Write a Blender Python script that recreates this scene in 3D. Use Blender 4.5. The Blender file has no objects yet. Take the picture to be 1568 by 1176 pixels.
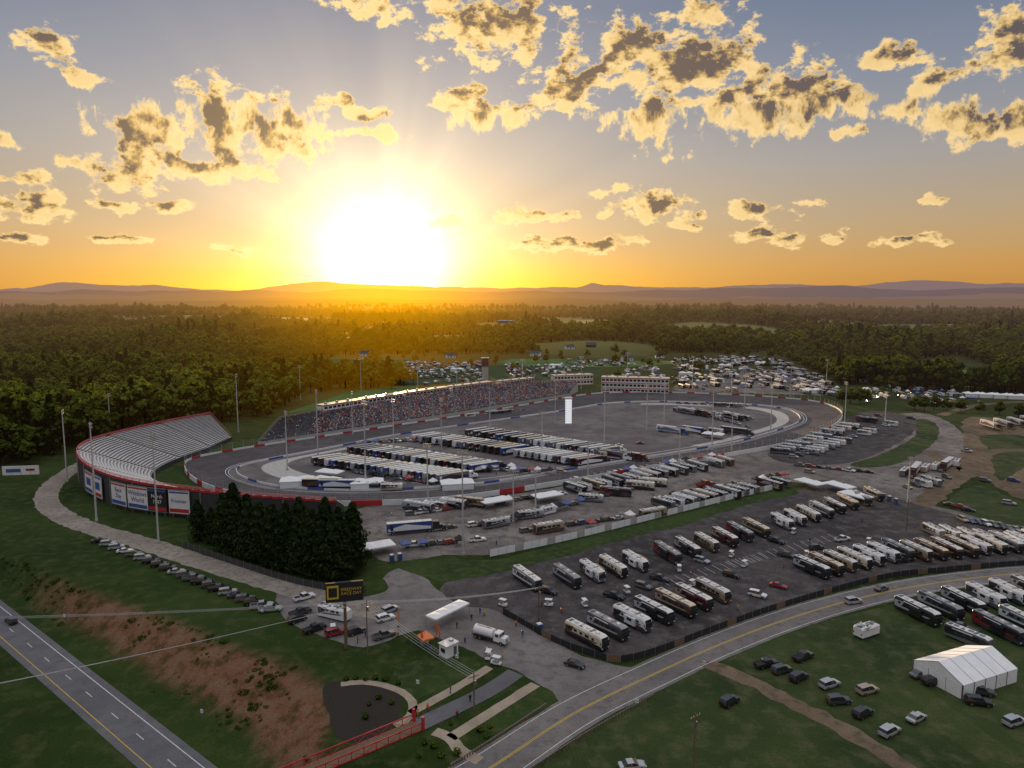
import bpy, bmesh, math, random
import numpy as np
from mathutils import Vector, Matrix, noise
random.seed(7); np.random.seed(7)
R=math.radians
scene=bpy.context.scene
COL=scene.collection
# ---------------------------------------------------------------- camera back-projection (image pixels to ground coordinates in metres)
F=1088.0; CAMH=80.0; PITCH=math.atan(130/1088.0)
cp,sp=math.cos(PITCH),math.sin(PITCH)
def ray(u,v):
    a=(u-784)/F; b=(588-v)/F
    return (a, cp+b*sp, -sp+b*cp)
def G(u,v,z=0.0):
    r=ray(u,v); t=(CAMH-z)/(-r[2])
    return Vector((r[0]*t,r[1]*t,z))
def azel(u,v):
    r=ray(u,v); return (math.degrees(math.atan2(r[0],r[1])), math.degrees(math.atan2(r[2],math.hypot(r[0],r[1]))))
SUN_AZ,SUN_EL=azel(588,412)

# ---------------------------------------------------------------- node helpers
def lk(nt,a,sock):
    if hasattr(a,'is_linked') or hasattr(a,'node'): nt.links.new(a,sock)
    else: sock.default_value=a
def mth(nt,op,a,b=None,c=None,clamp=False):
    n=nt.nodes.new('ShaderNodeMath'); n.operation=op; n.use_clamp=clamp
    lk(nt,a,n.inputs[0])
    if b is not None: lk(nt,b,n.inputs[1])
    if c is not None: lk(nt,c,n.inputs[2])
    return n.outputs[0]
def vmt(nt,op,a,b=None,c=None,out=0):
    n=nt.nodes.new('ShaderNodeVectorMath'); n.operation=op
    lk(nt,a,n.inputs[0])
    if b is not None: lk(nt,b,n.inputs[1])
    if c is not None: lk(nt,c,n.inputs[2])
    if op in('LENGTH','DOT_PRODUCT','DISTANCE'): return n.outputs['Value']
    return n.outputs[0]
def scale(nt,a,s):
    n=nt.nodes.new('ShaderNodeVectorMath'); n.operation='SCALE'; lk(nt,a,n.inputs[0]); lk(nt,s,n.inputs['Scale']); return n.outputs[0]
def mapr(nt,v,a,b,c=0.0,d=1.0,smooth=False):
    n=nt.nodes.new('ShaderNodeMapRange'); n.interpolation_type='SMOOTHSTEP' if smooth else 'LINEAR'
    lk(nt,v,n.inputs[0]); n.inputs[1].default_value=a; n.inputs[2].default_value=b; n.inputs[3].default_value=c; n.inputs[4].default_value=d
    return n.outputs[0]
def mixc(nt,f,a,b):
    n=nt.nodes.new('ShaderNodeMix'); n.data_type='RGBA'
    lk(nt,f,n.inputs[0])
    lk(nt,(a if hasattr(a,'node') else (*a,1)[:4]),n.inputs[6]); lk(nt,(b if hasattr(b,'node') else (*b,1)[:4]),n.inputs[7])
    return n.outputs[2]
def noi(nt,vec,sc,det=4,rough=.55):
    n=nt.nodes.new('ShaderNodeTexNoise'); lk(nt,vec,n.inputs['Vector']); n.inputs['Scale'].default_value=sc
    n.inputs['Detail'].default_value=det; n.inputs['Roughness'].default_value=rough
    return n.outputs[0]
def newmat(name):
    m=bpy.data.materials.new(name); m.use_nodes=True; nt=m.node_tree
    return m,nt,nt.nodes['Principled BSDF'],nt.nodes['Material Output']
def paint_haze(nt,shader,out,m,L=7000.0,start=350.0,base=(0.20,0.125,0.095)):
    """aerial perspective: hazy air painted into the material as emission that grows with distance"""
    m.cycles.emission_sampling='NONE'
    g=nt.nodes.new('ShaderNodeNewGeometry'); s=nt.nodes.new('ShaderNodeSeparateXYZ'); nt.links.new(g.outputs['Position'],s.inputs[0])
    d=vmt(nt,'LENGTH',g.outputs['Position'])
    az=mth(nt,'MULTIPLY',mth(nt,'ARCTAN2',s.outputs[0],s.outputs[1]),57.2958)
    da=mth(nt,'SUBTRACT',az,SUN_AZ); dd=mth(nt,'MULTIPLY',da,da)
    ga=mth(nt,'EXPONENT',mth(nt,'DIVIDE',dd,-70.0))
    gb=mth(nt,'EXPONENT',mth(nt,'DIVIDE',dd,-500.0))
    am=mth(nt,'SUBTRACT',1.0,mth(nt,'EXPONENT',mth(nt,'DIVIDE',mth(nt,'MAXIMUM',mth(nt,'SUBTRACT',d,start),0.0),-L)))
    c1=scale(nt,(0.33,0.13,-0.05),gb); c2=scale(nt,(1.6,0.60,-0.04),ga)  # warm sun glow over the land, painted into the emission by bearing
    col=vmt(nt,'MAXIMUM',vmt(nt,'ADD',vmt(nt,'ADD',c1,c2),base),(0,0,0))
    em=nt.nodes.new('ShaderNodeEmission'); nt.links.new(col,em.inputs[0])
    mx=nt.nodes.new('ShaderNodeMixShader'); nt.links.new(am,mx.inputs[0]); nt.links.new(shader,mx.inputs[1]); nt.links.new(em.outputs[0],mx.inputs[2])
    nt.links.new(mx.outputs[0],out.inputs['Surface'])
MATS={}
def simple(name,col,rough=.6,metal=0.0,var=.15,nscale=1.5,spec=.4,coat=0,emit=None):
    m,nt,b,o=newmat(name)
    tc=nt.nodes.new('ShaderNodeTexCoord')
    n=noi(nt,tc.outputs['Object'],nscale,3)
    lo=tuple(c*(1-var) for c in col); hi=tuple(min(1,c*(1+var)) for c in col)
    nt.links.new(mixc(nt,mapr(nt,n,.3,.7),lo,hi),b.inputs['Base Color'])
    b.inputs['Roughness'].default_value=rough; b.inputs['Metallic'].default_value=metal
    b.inputs['Specular IOR Level'].default_value=spec
    if coat: b.inputs['Coat Weight'].default_value=coat
    if emit:
        b.inputs['Emission Color'].default_value=(*emit[:3],1); b.inputs['Emission Strength'].default_value=emit[3]; m.cycles.emission_sampling='NONE'
    MATS[name]=m; return m
for nme,c in dict(white=(.74,.74,.74),silver=(.38,.39,.41),black=(.018,.018,.02),grey=(.13,.135,.14),red=(.30,.02,.02),blue=(.03,.07,.26),tan=(.36,.29,.21),brown=(.1,.055,.035),charcoal=(.05,.05,.055),yellow=(.6,.42,.03),green=(.05,.2,.07),orange=(.75,.17,.02),maroon=(.07,.012,.016),cream=(.62,.56,.45),denim=(.12,.15,.24),khaki=(.3,.26,.2)).items():
    simple('paint_'+nme,c,.28,0,.06,.8,.5,.5)
simple('glass_dark',(.02,.024,.03),.08,0,.1,1,.7)
simple('rubber',(.02,.02,.02),.85)
simple('chrome',(.6,.6,.62),.25,1)
simple('roof_white',(.62,.61,.59),.5,0,.16,1.2)
simple('roof_cream',(.58,.49,.36),.45,0,.16,1.2)
simple('roof_grey',(.26,.26,.27),.5,0,.16,1.2)
simple('lamp_red',(.5,.02,.02),.3); simple('lamp_clear',(.7,.7,.65),.2)
simple('concrete',(.42,.40,.37),.9,0,.18,.6)
simple('steel',(.32,.33,.34),.45,.7,.1)
simple('galvanised',(.5,.5,.5),.5,.2,.1)
simple('bench_alu',(.60,.58,.56),.42,.25,.12,.3)
simple('foot_alu',(.30,.29,.29),.6,.1,.15,.3)
simple('seat_blue',(.20,.205,.26),.6,0,.2,.2)
simple('dark_struct',(.05,.048,.05),.8)
simple('red_trim',(.45,.03,.04),.5); simple('pink_rail',(.6,.13,.15),.5)
simple('white_wall',(.72,.71,.69),.7,0,.1,.2); simple('wall_blue',(.05,.1,.35),.6)
simple('fabric_white',(.78,.78,.78),.8,0,.06,.5)
simple('wood',(.16,.10,.06),.85,0,.25,3)
simple('banner_black',(.02,.02,.022),.7)
simple('skin',(.45,.26,.18),.6); simple('jeans',(.04,.06,.12),.8); simple('hair',(.04,.025,.015),.8)
simple('mulch',(.025,.018,.013),.95,0,.3,2); simple('brick_red',(.22,.08,.055),.9,0,.25,3)
simple('shingle',(.09,.085,.08),.9)
simple('pylon_screen',(.8,.8,.8),.4,0,.1,.4,.4,0,(.9,.92,1,.6))
simple('lamp_face',(.8,.8,.75),.3)
simple('bark',(.07,.05,.035),.95,0,.3,3)
# ---------------------------------------------------------------- mesh builder
class MB:
    def __init__(s): s.v=[];s.f=[];s.m=[];s.n=[]
    def mi(s,n):
        if n not in s.n: s.n.append(n)
        return s.n.index(n)
    def face(s,pts,mat):
        i=len(s.v); s.v+= [tuple(p) for p in pts]; s.f.append(tuple(range(i,i+len(pts)))); s.m.append(s.mi(mat))
    def box(s,cx,cy,cz,sx,sy,sz,mat,rz=0.0,taper=1.0,ty=None):
        i=len(s.v); c,q=math.cos(rz),math.sin(rz); ty=taper if ty is None else ty
        for dz in(-1,1):
            k=taper if dz>0 else 1; ky=ty if dz>0 else 1
            for dx,dy in((-1,-1),(1,-1),(1,1),(-1,1)):
                x=dx*sx/2*k;y=dy*sy/2*ky
                s.v.append((cx+x*c-y*q,cy+x*q+y*c,cz+dz*sz/2))
        for f in((0,3,2,1),(4,5,6,7),(0,1,5,4),(1,2,6,5),(2,3,7,6),(3,0,4,7)):
            s.f.append(tuple(i+k for k in f)); s.m.append(s.mi(mat))
    def cyl(s,p0,p1,r0,r1,n,mat,cap=True):
        p0=Vector(p0);p1=Vector(p1);d=(p1-p0).normalized()
        a=d.orthogonal().normalized();b=d.cross(a);i=len(s.v)
        for p,r in((p0,r0),(p1,r1)):
            for k in range(n):
                t=2*math.pi*k/n; s.v.append(tuple(p+(a*math.cos(t)+b*math.sin(t))*r))
        for k in range(n):
            s.f.append((i+k,i+(k+1)%n,i+n+(k+1)%n,i+n+k)); s.m.append(s.mi(mat))
        if cap:
            s.f.append(tuple(i+n+k for k in range(n))); s.m.append(s.mi(mat))
            s.f.append(tuple(i+k for k in reversed(range(n)))); s.m.append(s.mi(mat))
    def loft(s,secs,matf):
        n=len(secs[0]); i=len(s.v)
        for sec in secs: s.v+= [tuple(p) for p in sec]
        for a in range(len(secs)-1):
            for k in range(n):
                k2=(k+1)%n
                s.f.append((i+a*n+k,i+(a+1)*n+k,i+(a+1)*n+k2,i+a*n+k2)); s.m.append(s.mi(matf(a,k)))
        s.f.append(tuple(i+k for k in range(n))); s.m.append(s.mi(matf(-1,0)))
        j=i+(len(secs)-1)*n
        s.f.append(tuple(j+k for k in reversed(range(n)))); s.m.append(s.mi(matf(len(secs)-1,0)))
    def mesh(s,name,sub=None,smooth=False):
        me=bpy.data.meshes.new(name); me.from_pydata(s.v,[],s.f)
        for n in s.n:
            k=(sub or {}).get(n,n); me.materials.append(MATS[k])
        me.polygons.foreach_set('material_index',s.m)
        if smooth: me.polygons.foreach_set('use_smooth',[True]*len(s.f))
        me.update(); return me
def obj(name,me,loc=(0,0,0),rz=0.0,sc=1.0,parent=None):
    o=bpy.data.objects.new(name,me); o.location=loc; o.rotation_euler=(0,0,rz); o.scale=(sc,sc,sc) if not hasattr(sc,'__len__') else sc
    COL.objects.link(o)
    if parent: o.parent=parent
    return o
# ---------------------------------------------------------------- curves
def cat(pts,closed=False,n=8):
    P=[Vector(p) for p in pts]; out=[]; m=len(P)
    for i in range(m if closed else m-1):
        if closed: a,b,c,d=P[(i-1)%m],P[i],P[(i+1)%m],P[(i+2)%m]
        else: a,b,c,d=P[max(i-1,0)],P[i],P[i+1],P[min(i+2,m-1)]
        for k in range(n):
            t=k/n
            out.append(0.5*((2*b)+(c-a)*t+(2*a-5*b+4*c-d)*t*t+(3*b-a-3*c+d)*t**3))
    if not closed: out.append(P[-1])
    return out
def resample(pts,n,closed=False):
    P=list(pts)+([pts[0]] if closed else [])
    L=[0]
    for a,b in zip(P,P[1:]): L.append(L[-1]+(b-a).length)
    out=[];j=0
    for i in range(n):
        t=L[-1]*i/(n if closed else n-1)
        while j<len(L)-2 and L[j+1]<t: j+=1
        s=(t-L[j])/max(1e-9,L[j+1]-L[j]); out.append(P[j].lerp(P[j+1],s))
    return out
def plen(P): return sum((b-a).length for a,b in zip(P,P[1:]))
def inpoly(x,y,P):
    c=False;j=len(P)-1
    for i in range(len(P)):
        xi,yi=P[i][0],P[i][1];xj,yj=P[j][0],P[j][1]
        if (yi>y)!=(yj>y) and x<(xj-xi)*(y-yi)/(yj-yi)+xi: c=not c
        j=i
    return c
def inpoly_np(X,Y,P):
    c=np.zeros(X.shape,bool);j=len(P)-1
    for i in range(len(P)):
        xi,yi=P[i][0],P[i][1];xj,yj=P[j][0],P[j][1]
        if yi!=yj:
            k=((yi>Y)!=(yj>Y))&(X<(xj-xi)*(Y-yi)/(yj-yi)+xi); c^=k
        j=i
    return c
def dist_np(X,Y,P):
    D=np.full(X.shape,1e9)
    for a,b in zip(P,P[1:]):
        dx,dy=b[0]-a[0],b[1]-a[1];l=dx*dx+dy*dy
        t=np.clip(((X-a[0])*dx+(Y-a[1])*dy)/l,0,1)
        D=np.minimum(D,np.hypot(X-a[0]-t*dx,Y-a[1]-t*dy))
    return D
def offs(P,d):
    out=[]
    for i,p in enumerate(P):
        a=P[max(i-1,0)];b=P[min(i+1,len(P)-1)];t=(b-a);t.z=0;t.normalize()
        out.append(p+Vector((-t.y,t.x,0))*d)
    return out
def strip(name,A,B,mat,z=None,dash=None,parent=None):
    mb=MB()
    run=0
    for i in range(len(A)-1):
        seg=(A[i+1]-A[i]).length
        on=True
        if dash: on=(run%(dash[0]+dash[1]))<dash[0]
        run+=seg
        if on:
            q=[A[i],A[i+1],B[i+1],B[i]]
            if z is not None: q=[Vector((p.x,p.y,z)) for p in q]
            if (q[1]-q[0]).cross(q[3]-q[0]).z<0: q.reverse()
            mb.face(q,mat)
    return obj(name,mb.mesh(name),parent=parent)
def ribbon(name,C,w,mat,z,dash=None,parent=None,rag=0):
    A,B=offs(C,w/2),offs(C,-w/2)
    if rag:
        C=resample(C,max(8,int(plen(C)/2)));A,B=offs(C,w/2),offs(C,-w/2)
        A=[p+(p-c)*(noise.noise(p*.35)*rag/w*2) for p,c in zip(A,C)];B=[p+(p-c)*(noise.noise(p*.35)*rag/w*2) for p,c in zip(B,C)]
    return strip(name,A,B,mat,z,dash,parent)
def area(name,pts,mat,z,jit=0.0,smooth=5,world=False):
    P=[Vector(p) if world else G(*p) for p in pts]
    P=cat([p.to_3d() for p in P],True,smooth)
    if jit:
        P=resample(P,max(20,int(plen(P+[P[0]])/2)),True)
        P=[p+Vector((noise.noise(p*.12)*jit*1.6+noise.noise(p*.6)*jit*.8,noise.noise(p*.13+Vector((9,9,9)))*jit*1.6+noise.noise(p*.7)*jit*.6,0)) for p in P]
    bm=bmesh.new(); vs=[bm.verts.new((p.x,p.y,z)) for p in P]; f=bm.faces.new(vs); f.normal_update()
    if f.normal.z<0: f.normal_flip()
    bmesh.ops.triangulate(bm,faces=[f]); me=bpy.data.meshes.new(name); bm.to_mesh(me); bm.free(); me.materials.append(MATS[mat])
    return obj(name,me)
# ---------------------------------------------------------------- ground materials
def groundmat(name,c1,c2,c3=None,s1=.05,s2=.6,grain=6,rough=.92,bump=.2,spec=.2,stain=0):
    m,nt,b,o=newmat(name)
    g=nt.nodes.new('ShaderNodeNewGeometry'); P=g.outputs['Position']
    n1=noi(nt,P,s1,4,.6); n2=noi(nt,P,s2,4,.6); n3=noi(nt,P,grain,3,.7)
    c=mixc(nt,mapr(nt,n1,.38,.62),c1,c2)
    if c3: c=mixc(nt,mapr(nt,n2,.48,.66,0,.85),c,c3)
    v=mapr(nt,n3,.25,.75,.68,1.3)
    if stain:
        v=mth(nt,'MULTIPLY',v,mapr(nt,noi(nt,P,.9,2,.5),.56,.66,1,1-stain))
    c=vmt(nt,'MULTIPLY',c,scale(nt,(1,1,1),v))
    nt.links.new(c,b.inputs['Base Color']); b.inputs['Roughness'].default_value=rough; b.inputs['Specular IOR Level'].default_value=spec
    bp=nt.nodes.new('ShaderNodeBump'); bp.inputs['Strength'].default_value=bump; bp.inputs['Distance'].default_value=.1
    nt.links.new(n3,bp.inputs['Height']); nt.links.new(bp.outputs[0],b.inputs['Normal'])
    MATS[name]=m
groundmat('asphalt_lot',(.040,.034,.036),(.078,.068,.068),(.118,.106,.103),.035,.22,5,stain=.4)
groundmat('asphalt_track',(.072,.063,.067),(.108,.095,.096),(.055,.05,.053),.03,.2,4)
groundmat('asphalt_infield',(.125,.107,.108),(.195,.172,.166),(.10,.087,.088),.025,.12,4,stain=.3)
groundmat('asphalt_road',(.155,.14,.134),(.21,.19,.178),(.125,.112,.108),.05,.3,5,stain=.2)
groundmat('asphalt_hwy',(.12,.115,.124),(.15,.145,.152),(.105,.10,.11),.04,.3,5)
groundmat('gravel',(.22,.185,.155),(.30,.26,.22),(.15,.13,.10),.08,.6,3,stain=.2)
groundmat('paddock',(.14,.12,.11),(.235,.207,.184),(.095,.083,.076),.04,.2,3,stain=.35)
groundmat('dirt',(.12,.080,.052),(.19,.135,.09),(.065,.065,.03),.05,.35,3)
groundmat('grass_bank',(.017,.036,.006),(.032,.058,.010),(.060,.070,.022),.05,.4,2)
groundmat('grass_field',(.021,.038,.009),(.039,.060,.015),(.075,.078,.032),.035,.22,2)
groundmat('pasture',(.06,.11,.02),(.10,.16,.03),(.13,.15,.05),.01,.06,1)
groundmat('path_pave',(.30,.24,.18),(.38,.31,.235),None,.2,.6,4)
groundmat('line_white',(.62,.62,.6),(.7,.7,.68),(.4,.4,.39),.3,2,5)
groundmat('line_yellow',(.55,.36,.04),(.62,.42,.06),(.4,.28,.06),.3,2,5)
# ---------------------------------------------------------------- terrain
LOW=-6.0
h1a,h1b=G(345,1185,LOW),G(0,918,LOW)
hd=(h1b-h1a).normalized()
h2a=G(215,1180,LOW)
hn=Vector((-hd.y,hd.x,0))
hw=abs((h2a-h1a).dot(hn))
sgn=1 if (h2a-h1a).dot(hn)>0 else -1
H1=[h1a-hd*150,h1a,h1b,h1b+hd*700]
Eline=[p-hn*sgn*4 for p in H1]
c0=G(0,840)
crest=[c0+hd*600,c0+hd*200,c0]+[G(u,v) for u,v in((110,893),(200,925),(300,962),(400,1000),(475,1022),(512,1060),(505,1110),(485,1176),(470,1240))]
crest+= [crest[-1]+Vector((15,-60,0)),crest[-1]+Vector((60,-160,0))]
lowpoly=[(p.x,p.y) for p in crest]+[(-50,-300),(-1500,-300),(-1500,900)]
hwside=[(p.x,p.y) for p in [Eline[0]-hd*300]+Eline[1:]+[Eline[-1]+hd*500]]
hwpoly=hwside+[(-3000,1200),(-3000,-600),(0,-600)]
def fbm(x,y,s,o=4):
    return noise.fractal(Vector((x*s,y*s,0.3)),1.0,2.0,o)
def near_h(X,Y):
    inl=inpoly_np(X,Y,lowpoly); dC=dist_np(X,Y,crest); dE=dist_np(X,Y,Eline)
    hs=inpoly_np(X,Y,hwpoly)
    t=dC/(dC+dE+1e-6); t=np.where(hs,1,t); t=np.where(inl|hs,t,0)
    return LOW*(t*t*(3-2*t)),t
def far_h(x,y):
    r=math.hypot(x,y)
    if r<950: return 0
    k=min(1,(r-950)/1500)
    return k*(fbm(x,y,.0012,4)*26+ (fbm(x,y,.00028,3))*28*min(1,r/4000)) - k*3
FIELDS=[]
for u,v,rx,ry in((195,509,75,150),(290,493,140,350),(905,534,90,150),(590,504,110,300),(1100,506,130,260),(1290,500,110,350),(60,497,150,400),(455,490,170,500),(760,502,70,250),(690,520,60,160),(1480,505,120,300),(1010,520,60,120),(380,512,70,200),(1200,520,50,120),(860,492,160,500),(520,525,40,120),(1400,525,50,130),(120,530,50,110)):
    p=G(u,v); FIELDS.append((p.x,p.y,rx*1.15,ry*1.15))
xs=list(np.arange(-270,331,3.0)); 
x=330;st=4
while x<42000: st*=1.12; x+=st; xs.append(x)
x=-270;st=4
while x>-42000: st*=1.12; x-=st; xs.insert(0,x)
ys=list(np.arange(60,541,3.0)); y=540;st=4
while y<45000: st*=1.08; y+=st; ys.append(y)
y=60;st=4
while y>-4000: st*=1.25; y-=st; ys.insert(0,y)
XX,YY=np.meshgrid(np.array(xs),np.array(ys))
ZZ,TT=near_h(XX,YY)
verts=[];clay=[]
for j in range(len(ys)):
    for i in range(len(xs)):
        x,y=XX[j,i],YY[j,i]; z=ZZ[j,i]
        t=TT[j,i]; c=0
        if 0<t<1 and abs(x)<260:
            z+=noise.noise(Vector((x*.12,y*.12,1)))*1.3*math.sin(math.pi*t)
            if y<205: c=max(0,min(1,(math.sin(math.pi*min(1,t*1.2))-.05)*1.7+noise.noise(Vector((x*.08,y*.08,5)))*.9))*min(1,(205-y)/25)
        z+=far_h(x,y) if z==0 else 0
        verts.append((x,y,z)); clay.append(c)
nx=len(xs); faces=[(j*nx+i,j*nx+i+1,(j+1)*nx+i+1,(j+1)*nx+i) for j in range(len(ys)-1) for i in range(nx-1)]
me=bpy.data.meshes.new('ground'); me.from_pydata(verts,[],faces); me.polygons.foreach_set('use_smooth',[True]*len(faces))
at=me.attributes.new('clay','FLOAT','POINT'); at.data.foreach_set('value',clay)
m,nt,b,o=newmat('terrain_grass'); MATS['terrain']=m
g=nt.nodes.new('ShaderNodeNewGeometry'); P=g.outputs['Position']
n1=noi(nt,P,.02,4,.6); n2=noi(nt,P,.25,5,.65); n3=noi(nt,P,2.5,3,.7)
c=mixc(nt,mapr(nt,n1,.38,.62),(.015,.031,.005),(.032,.055,.011))
c=mixc(nt,mapr(nt,n2,.48,.68,0,.8),c,(.062,.068,.024))
cl=nt.nodes.new('ShaderNodeAttribute'); cl.attribute_name='clay'
clc=mixc(nt,mapr(nt,n2,.35,.6),(.15,.055,.026),(.17,.10,.062))
cm=mth(nt,'MULTIPLY',cl.outputs['Fac'],mapr(nt,n2,.33,.5,.2,1.2),clamp=True)
c=mixc(nt,cm,c,clc)
farf=mapr(nt,vmt(nt,'LENGTH',P),900,1500,0,1)
nf2=noi(nt,P,.03,3,.8)
acc=9.0
for fx,fy,rx,ry in FIELDS: acc=mth(nt,'MINIMUM',acc,vmt(nt,'LENGTH',vmt(nt,'MULTIPLY_ADD',P,(1/rx,1/ry,0),(-fx/rx,-fy/ry,0))))
fc=mixc(nt,mapr(nt,acc,1.0,1.1,1,0),mixc(nt,mapr(nt,nf2,.35,.65),(.010,.018,.006),(.035,.05,.014)),(.15,.17,.055))
c=mixc(nt,farf,c,fc)
c=vmt(nt,'MULTIPLY',c,scale(nt,(1,1,1),mapr(nt,n3,.25,.75,.6,1.35)))
nt.links.new(c,b.inputs['Base Color']); b.inputs['Roughness'].default_value=.95; b.inputs['Specular IOR Level'].default_value=.1
bp=nt.nodes.new('ShaderNodeBump'); bp.inputs['Strength'].default_value=.6; bp.inputs['Distance'].default_value=.5; nt.links.new(n2,bp.inputs['Height']); nt.links.new(bp.outputs[0],b.inputs['Normal'])
paint_haze(nt,b.outputs[0],o,m)
me.materials.append(m); obj('ground',me)
# ---------------------------------------------------------------- mountains
def ridge(name,dist,hgt,seed,s,amp,depth,L,tilt,base):
    m,nt,b,o=newmat('mountain_forest'); MATS['mountain']=m
    b.inputs['Base Color'].default_value=(.025,.035,.03,1); b.inputs['Roughness'].default_value=1; b.inputs['Specular IOR Level'].default_value=0
    paint_haze(nt,b.outputs[0],o,m,L,350,base)
    mb=MB();N=520;W=dist*1.3
    rows=[]
    for i in range(N+1):
        x=-W+2*W*i/N
        h=hgt+amp*noise.fractal(Vector((x*s,seed,0)),.95,2.1,6)+tilt*x/dist
        if hgt>400: 
            for mx_,mh,mw in((.112,150,.012),(.58,130,.05),(.36,70,.05),(-.5,60,.06),(.25,60,.02),(-.62,70,.03)): h+=mh*math.exp(-((x/dist-mx_)/mw)**2)
        rows.append((x,max(h,hgt*.3)))
    for a,b_ in zip(rows,rows[1:]):
        for (y0,k0,y1,k1) in((dist-depth,-.1,dist-depth*.45,.45),(dist-depth*.45,.45,dist,1),(dist,1,dist+depth,-.1)):
            mb.face([(a[0],y0,a[1]*k0),(b_[0],y0,b_[1]*k0),(b_[0],y1,b_[1]*k1),(a[0],y1,a[1]*k1)],'mountain')
    obj(name,mb.mesh(name))
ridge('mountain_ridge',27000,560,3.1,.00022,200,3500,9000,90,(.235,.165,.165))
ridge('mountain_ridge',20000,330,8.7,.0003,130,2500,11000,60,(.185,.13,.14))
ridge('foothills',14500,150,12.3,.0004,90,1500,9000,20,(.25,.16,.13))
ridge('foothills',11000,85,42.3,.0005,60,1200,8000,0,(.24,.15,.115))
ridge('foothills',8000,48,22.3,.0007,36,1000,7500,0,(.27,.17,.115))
# ---------------------------------------------------------------- roads and paved areas
hc=[p+hn*sgn*hw/2 for p in H1]; hc=resample(hc,220)
ribbon('highway',hc,hw,'asphalt_hwy',LOW+.05)
ribbon('highway_edge_line',offs(hc,hw/2-1.6),.18,'line_white' if sgn<0 else 'line_yellow',LOW+.06)
ribbon('highway_edge_line',offs(hc,-(hw/2-1.6)),.18,'line_yellow' if sgn<0 else 'line_white',LOW+.06)
hcf=resample(hc,600); ribbon('highway_lane_line',hcf,.16,'line_white',LOW+.06,dash=(3.2,9))
main=cat([G(*p) for p in((560,1300),(660,1230),(757,1172),(880,1092),(1000,1033),(1100,988),(1200,950),(1300,920),(1400,898),(1500,884),(1600,875),(1800,865),(2100,860))],False,12)
area('grass_verge',[(830,1180),(900,1120),(1100,1010),(1300,940),(1568,900),(1900,890),(1900,1250),(1300,1300),(850,1300)],'grass_field',.006,1)
area('entry_pavement',[(430,893),(520,915),(590,905),(592,880),(620,868),(650,885),(700,925),(760,935),(850,985),(945,1020),(1010,1022),(930,1065),(880,1090),(850,1068),(815,1040),(740,1005),(700,990),(640,965),(560,990),(470,965),(430,940)],'asphalt_road',.010,.6)
area('motorhome_lot',[(680,893),(800,858),(930,825),(1060,790),(1215,752),(1260,735),(1310,745),(1380,765),(1470,790),(1600,825),(1640,860),(1568,862),(1450,872),(1350,884),(1200,925),(1100,962),(1000,1000),(945,1012),(850,980),(760,935),(700,925)],'asphalt_lot',.014,.5)
area('grass_bank',[(590,862),(680,856),(760,856),(900,822),(1060,783),(1160,755),(1205,750),(1222,756),(1150,772),(1060,800),(950,828),(840,858),(700,890),(640,880)],'grass_bank',.018,.8)
area('paddock_ground',[(560,776),(700,768),(860,745),(1000,720),(1120,702),(1180,712),(1205,735),(1160,748),(1060,775),(900,815),(760,848),(680,850),(590,860),(560,830),(548,800)],'paddock',.012,.6)
area('access_pavement',[(1110,702),(1200,684),(1290,660),(1330,640),(1400,632),(1440,640),(1470,660),(1490,700),(1450,740),(1420,770),(1568,800),(1700,820),(1700,850),(1480,800),(1330,760),(1250,742),(1200,735),(1170,712)],'paddock',.011,.6)
area('rv_lot',[(1180,690),(1260,655),(1330,630),(1400,640),(1395,665),(1330,700),(1270,712),(1200,708)],'asphalt_lot',.016,.5)
area('grass_island',[(1300,712),(1350,695),(1400,668),(1405,642),(1432,648),(1436,670),(1400,700),(1350,715)],'grass_field',.020,.5)
area('dirt_yard',[(1480,640),(1568,650),(1700,700),(1700,760),(1568,765),(1500,730),(1470,745),(1430,775),(1400,765),(1440,730),(1475,690)],'dirt',.013,1.4)
area('grass_field',[(1450,770),(1500,742),(1568,770),(1700,775),(1700,812),(1568,806),(1490,790)],'grass_field',.021,.8)
area('grass_field',[(1500,668),(1568,668),(1620,700),(1568,716),(1530,735),(1515,690)],'grass_field',.021,.8)
area('far_gravel_lot',[(1030,596),(1100,572),(1180,566),(1260,586),(1285,604),(1150,602)],'paddock',.016,2)
area('far_gravel_lot',[(600,590),(640,566),(745,560),(900,560),(910,580),(745,584)],'grass_field',.016,2)
area('pasture',[(1385,565),(1420,552),(1465,550),(1545,578),(1530,590),(1440,590)],'pasture',.02,2)
area('pasture',[(432,557),(470,548),(560,542),(640,548),(600,556),(520,560),(450,566)],'pasture',.02,2)
area('pasture',[(760,556),(800,548),(900,548),(1020,548),(1030,556),(940,562),(800,560)],'pasture',.018,2)
area('pasture',[(440,632),(500,612),(540,600),(640,590),(600,604),(520,620)],'pasture',.02,1)
ribbon('county_road',main,10.0,'asphalt_road',.024,rag=.25)
for d_ in(.17,-.17): ribbon('road_centre_line',offs(main,d_),.16,'line_yellow',.030)
for d_ in(4.1,-4.1): ribbon('road_edge_line',offs(main,d_),.14,'line_white',.030)
svc=cat([G(*p) for p in((150,700),(118,715),(85,738),(70,765),(95,790),(150,812),(230,835),(300,858),(380,882),(450,903),(520,922),(600,940))],False,10)
ribbon('gravel_road',svc,8.5,'gravel',.012,rag=.9)
for pts in([(1080,1015),(1130,1035),(1200,1070),(1280,1110),(1340,1145),(1420,1200)],[(1420,690),(1470,720),(1500,700),(1530,690),(1600,690)],[(1568,615),(1500,620),(1440,636)]):
    ribbon('dirt_track',cat([G(*p) for p in pts],False,8),4.2 if pts[0][1]>900 else 7,'dirt',.026,rag=1.4)
area('mulch_bed',[(500,1046),(560,1046),(605,1058),(618,1085),(600,1110),(560,1135),(520,1130),(500,1090)],'mulch',.02,.5)
area('garden_lawn',[(600,1052),(640,1070),(735,1022),(700,1005),(620,1015)],'grass_bank',.022,.2)
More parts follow.
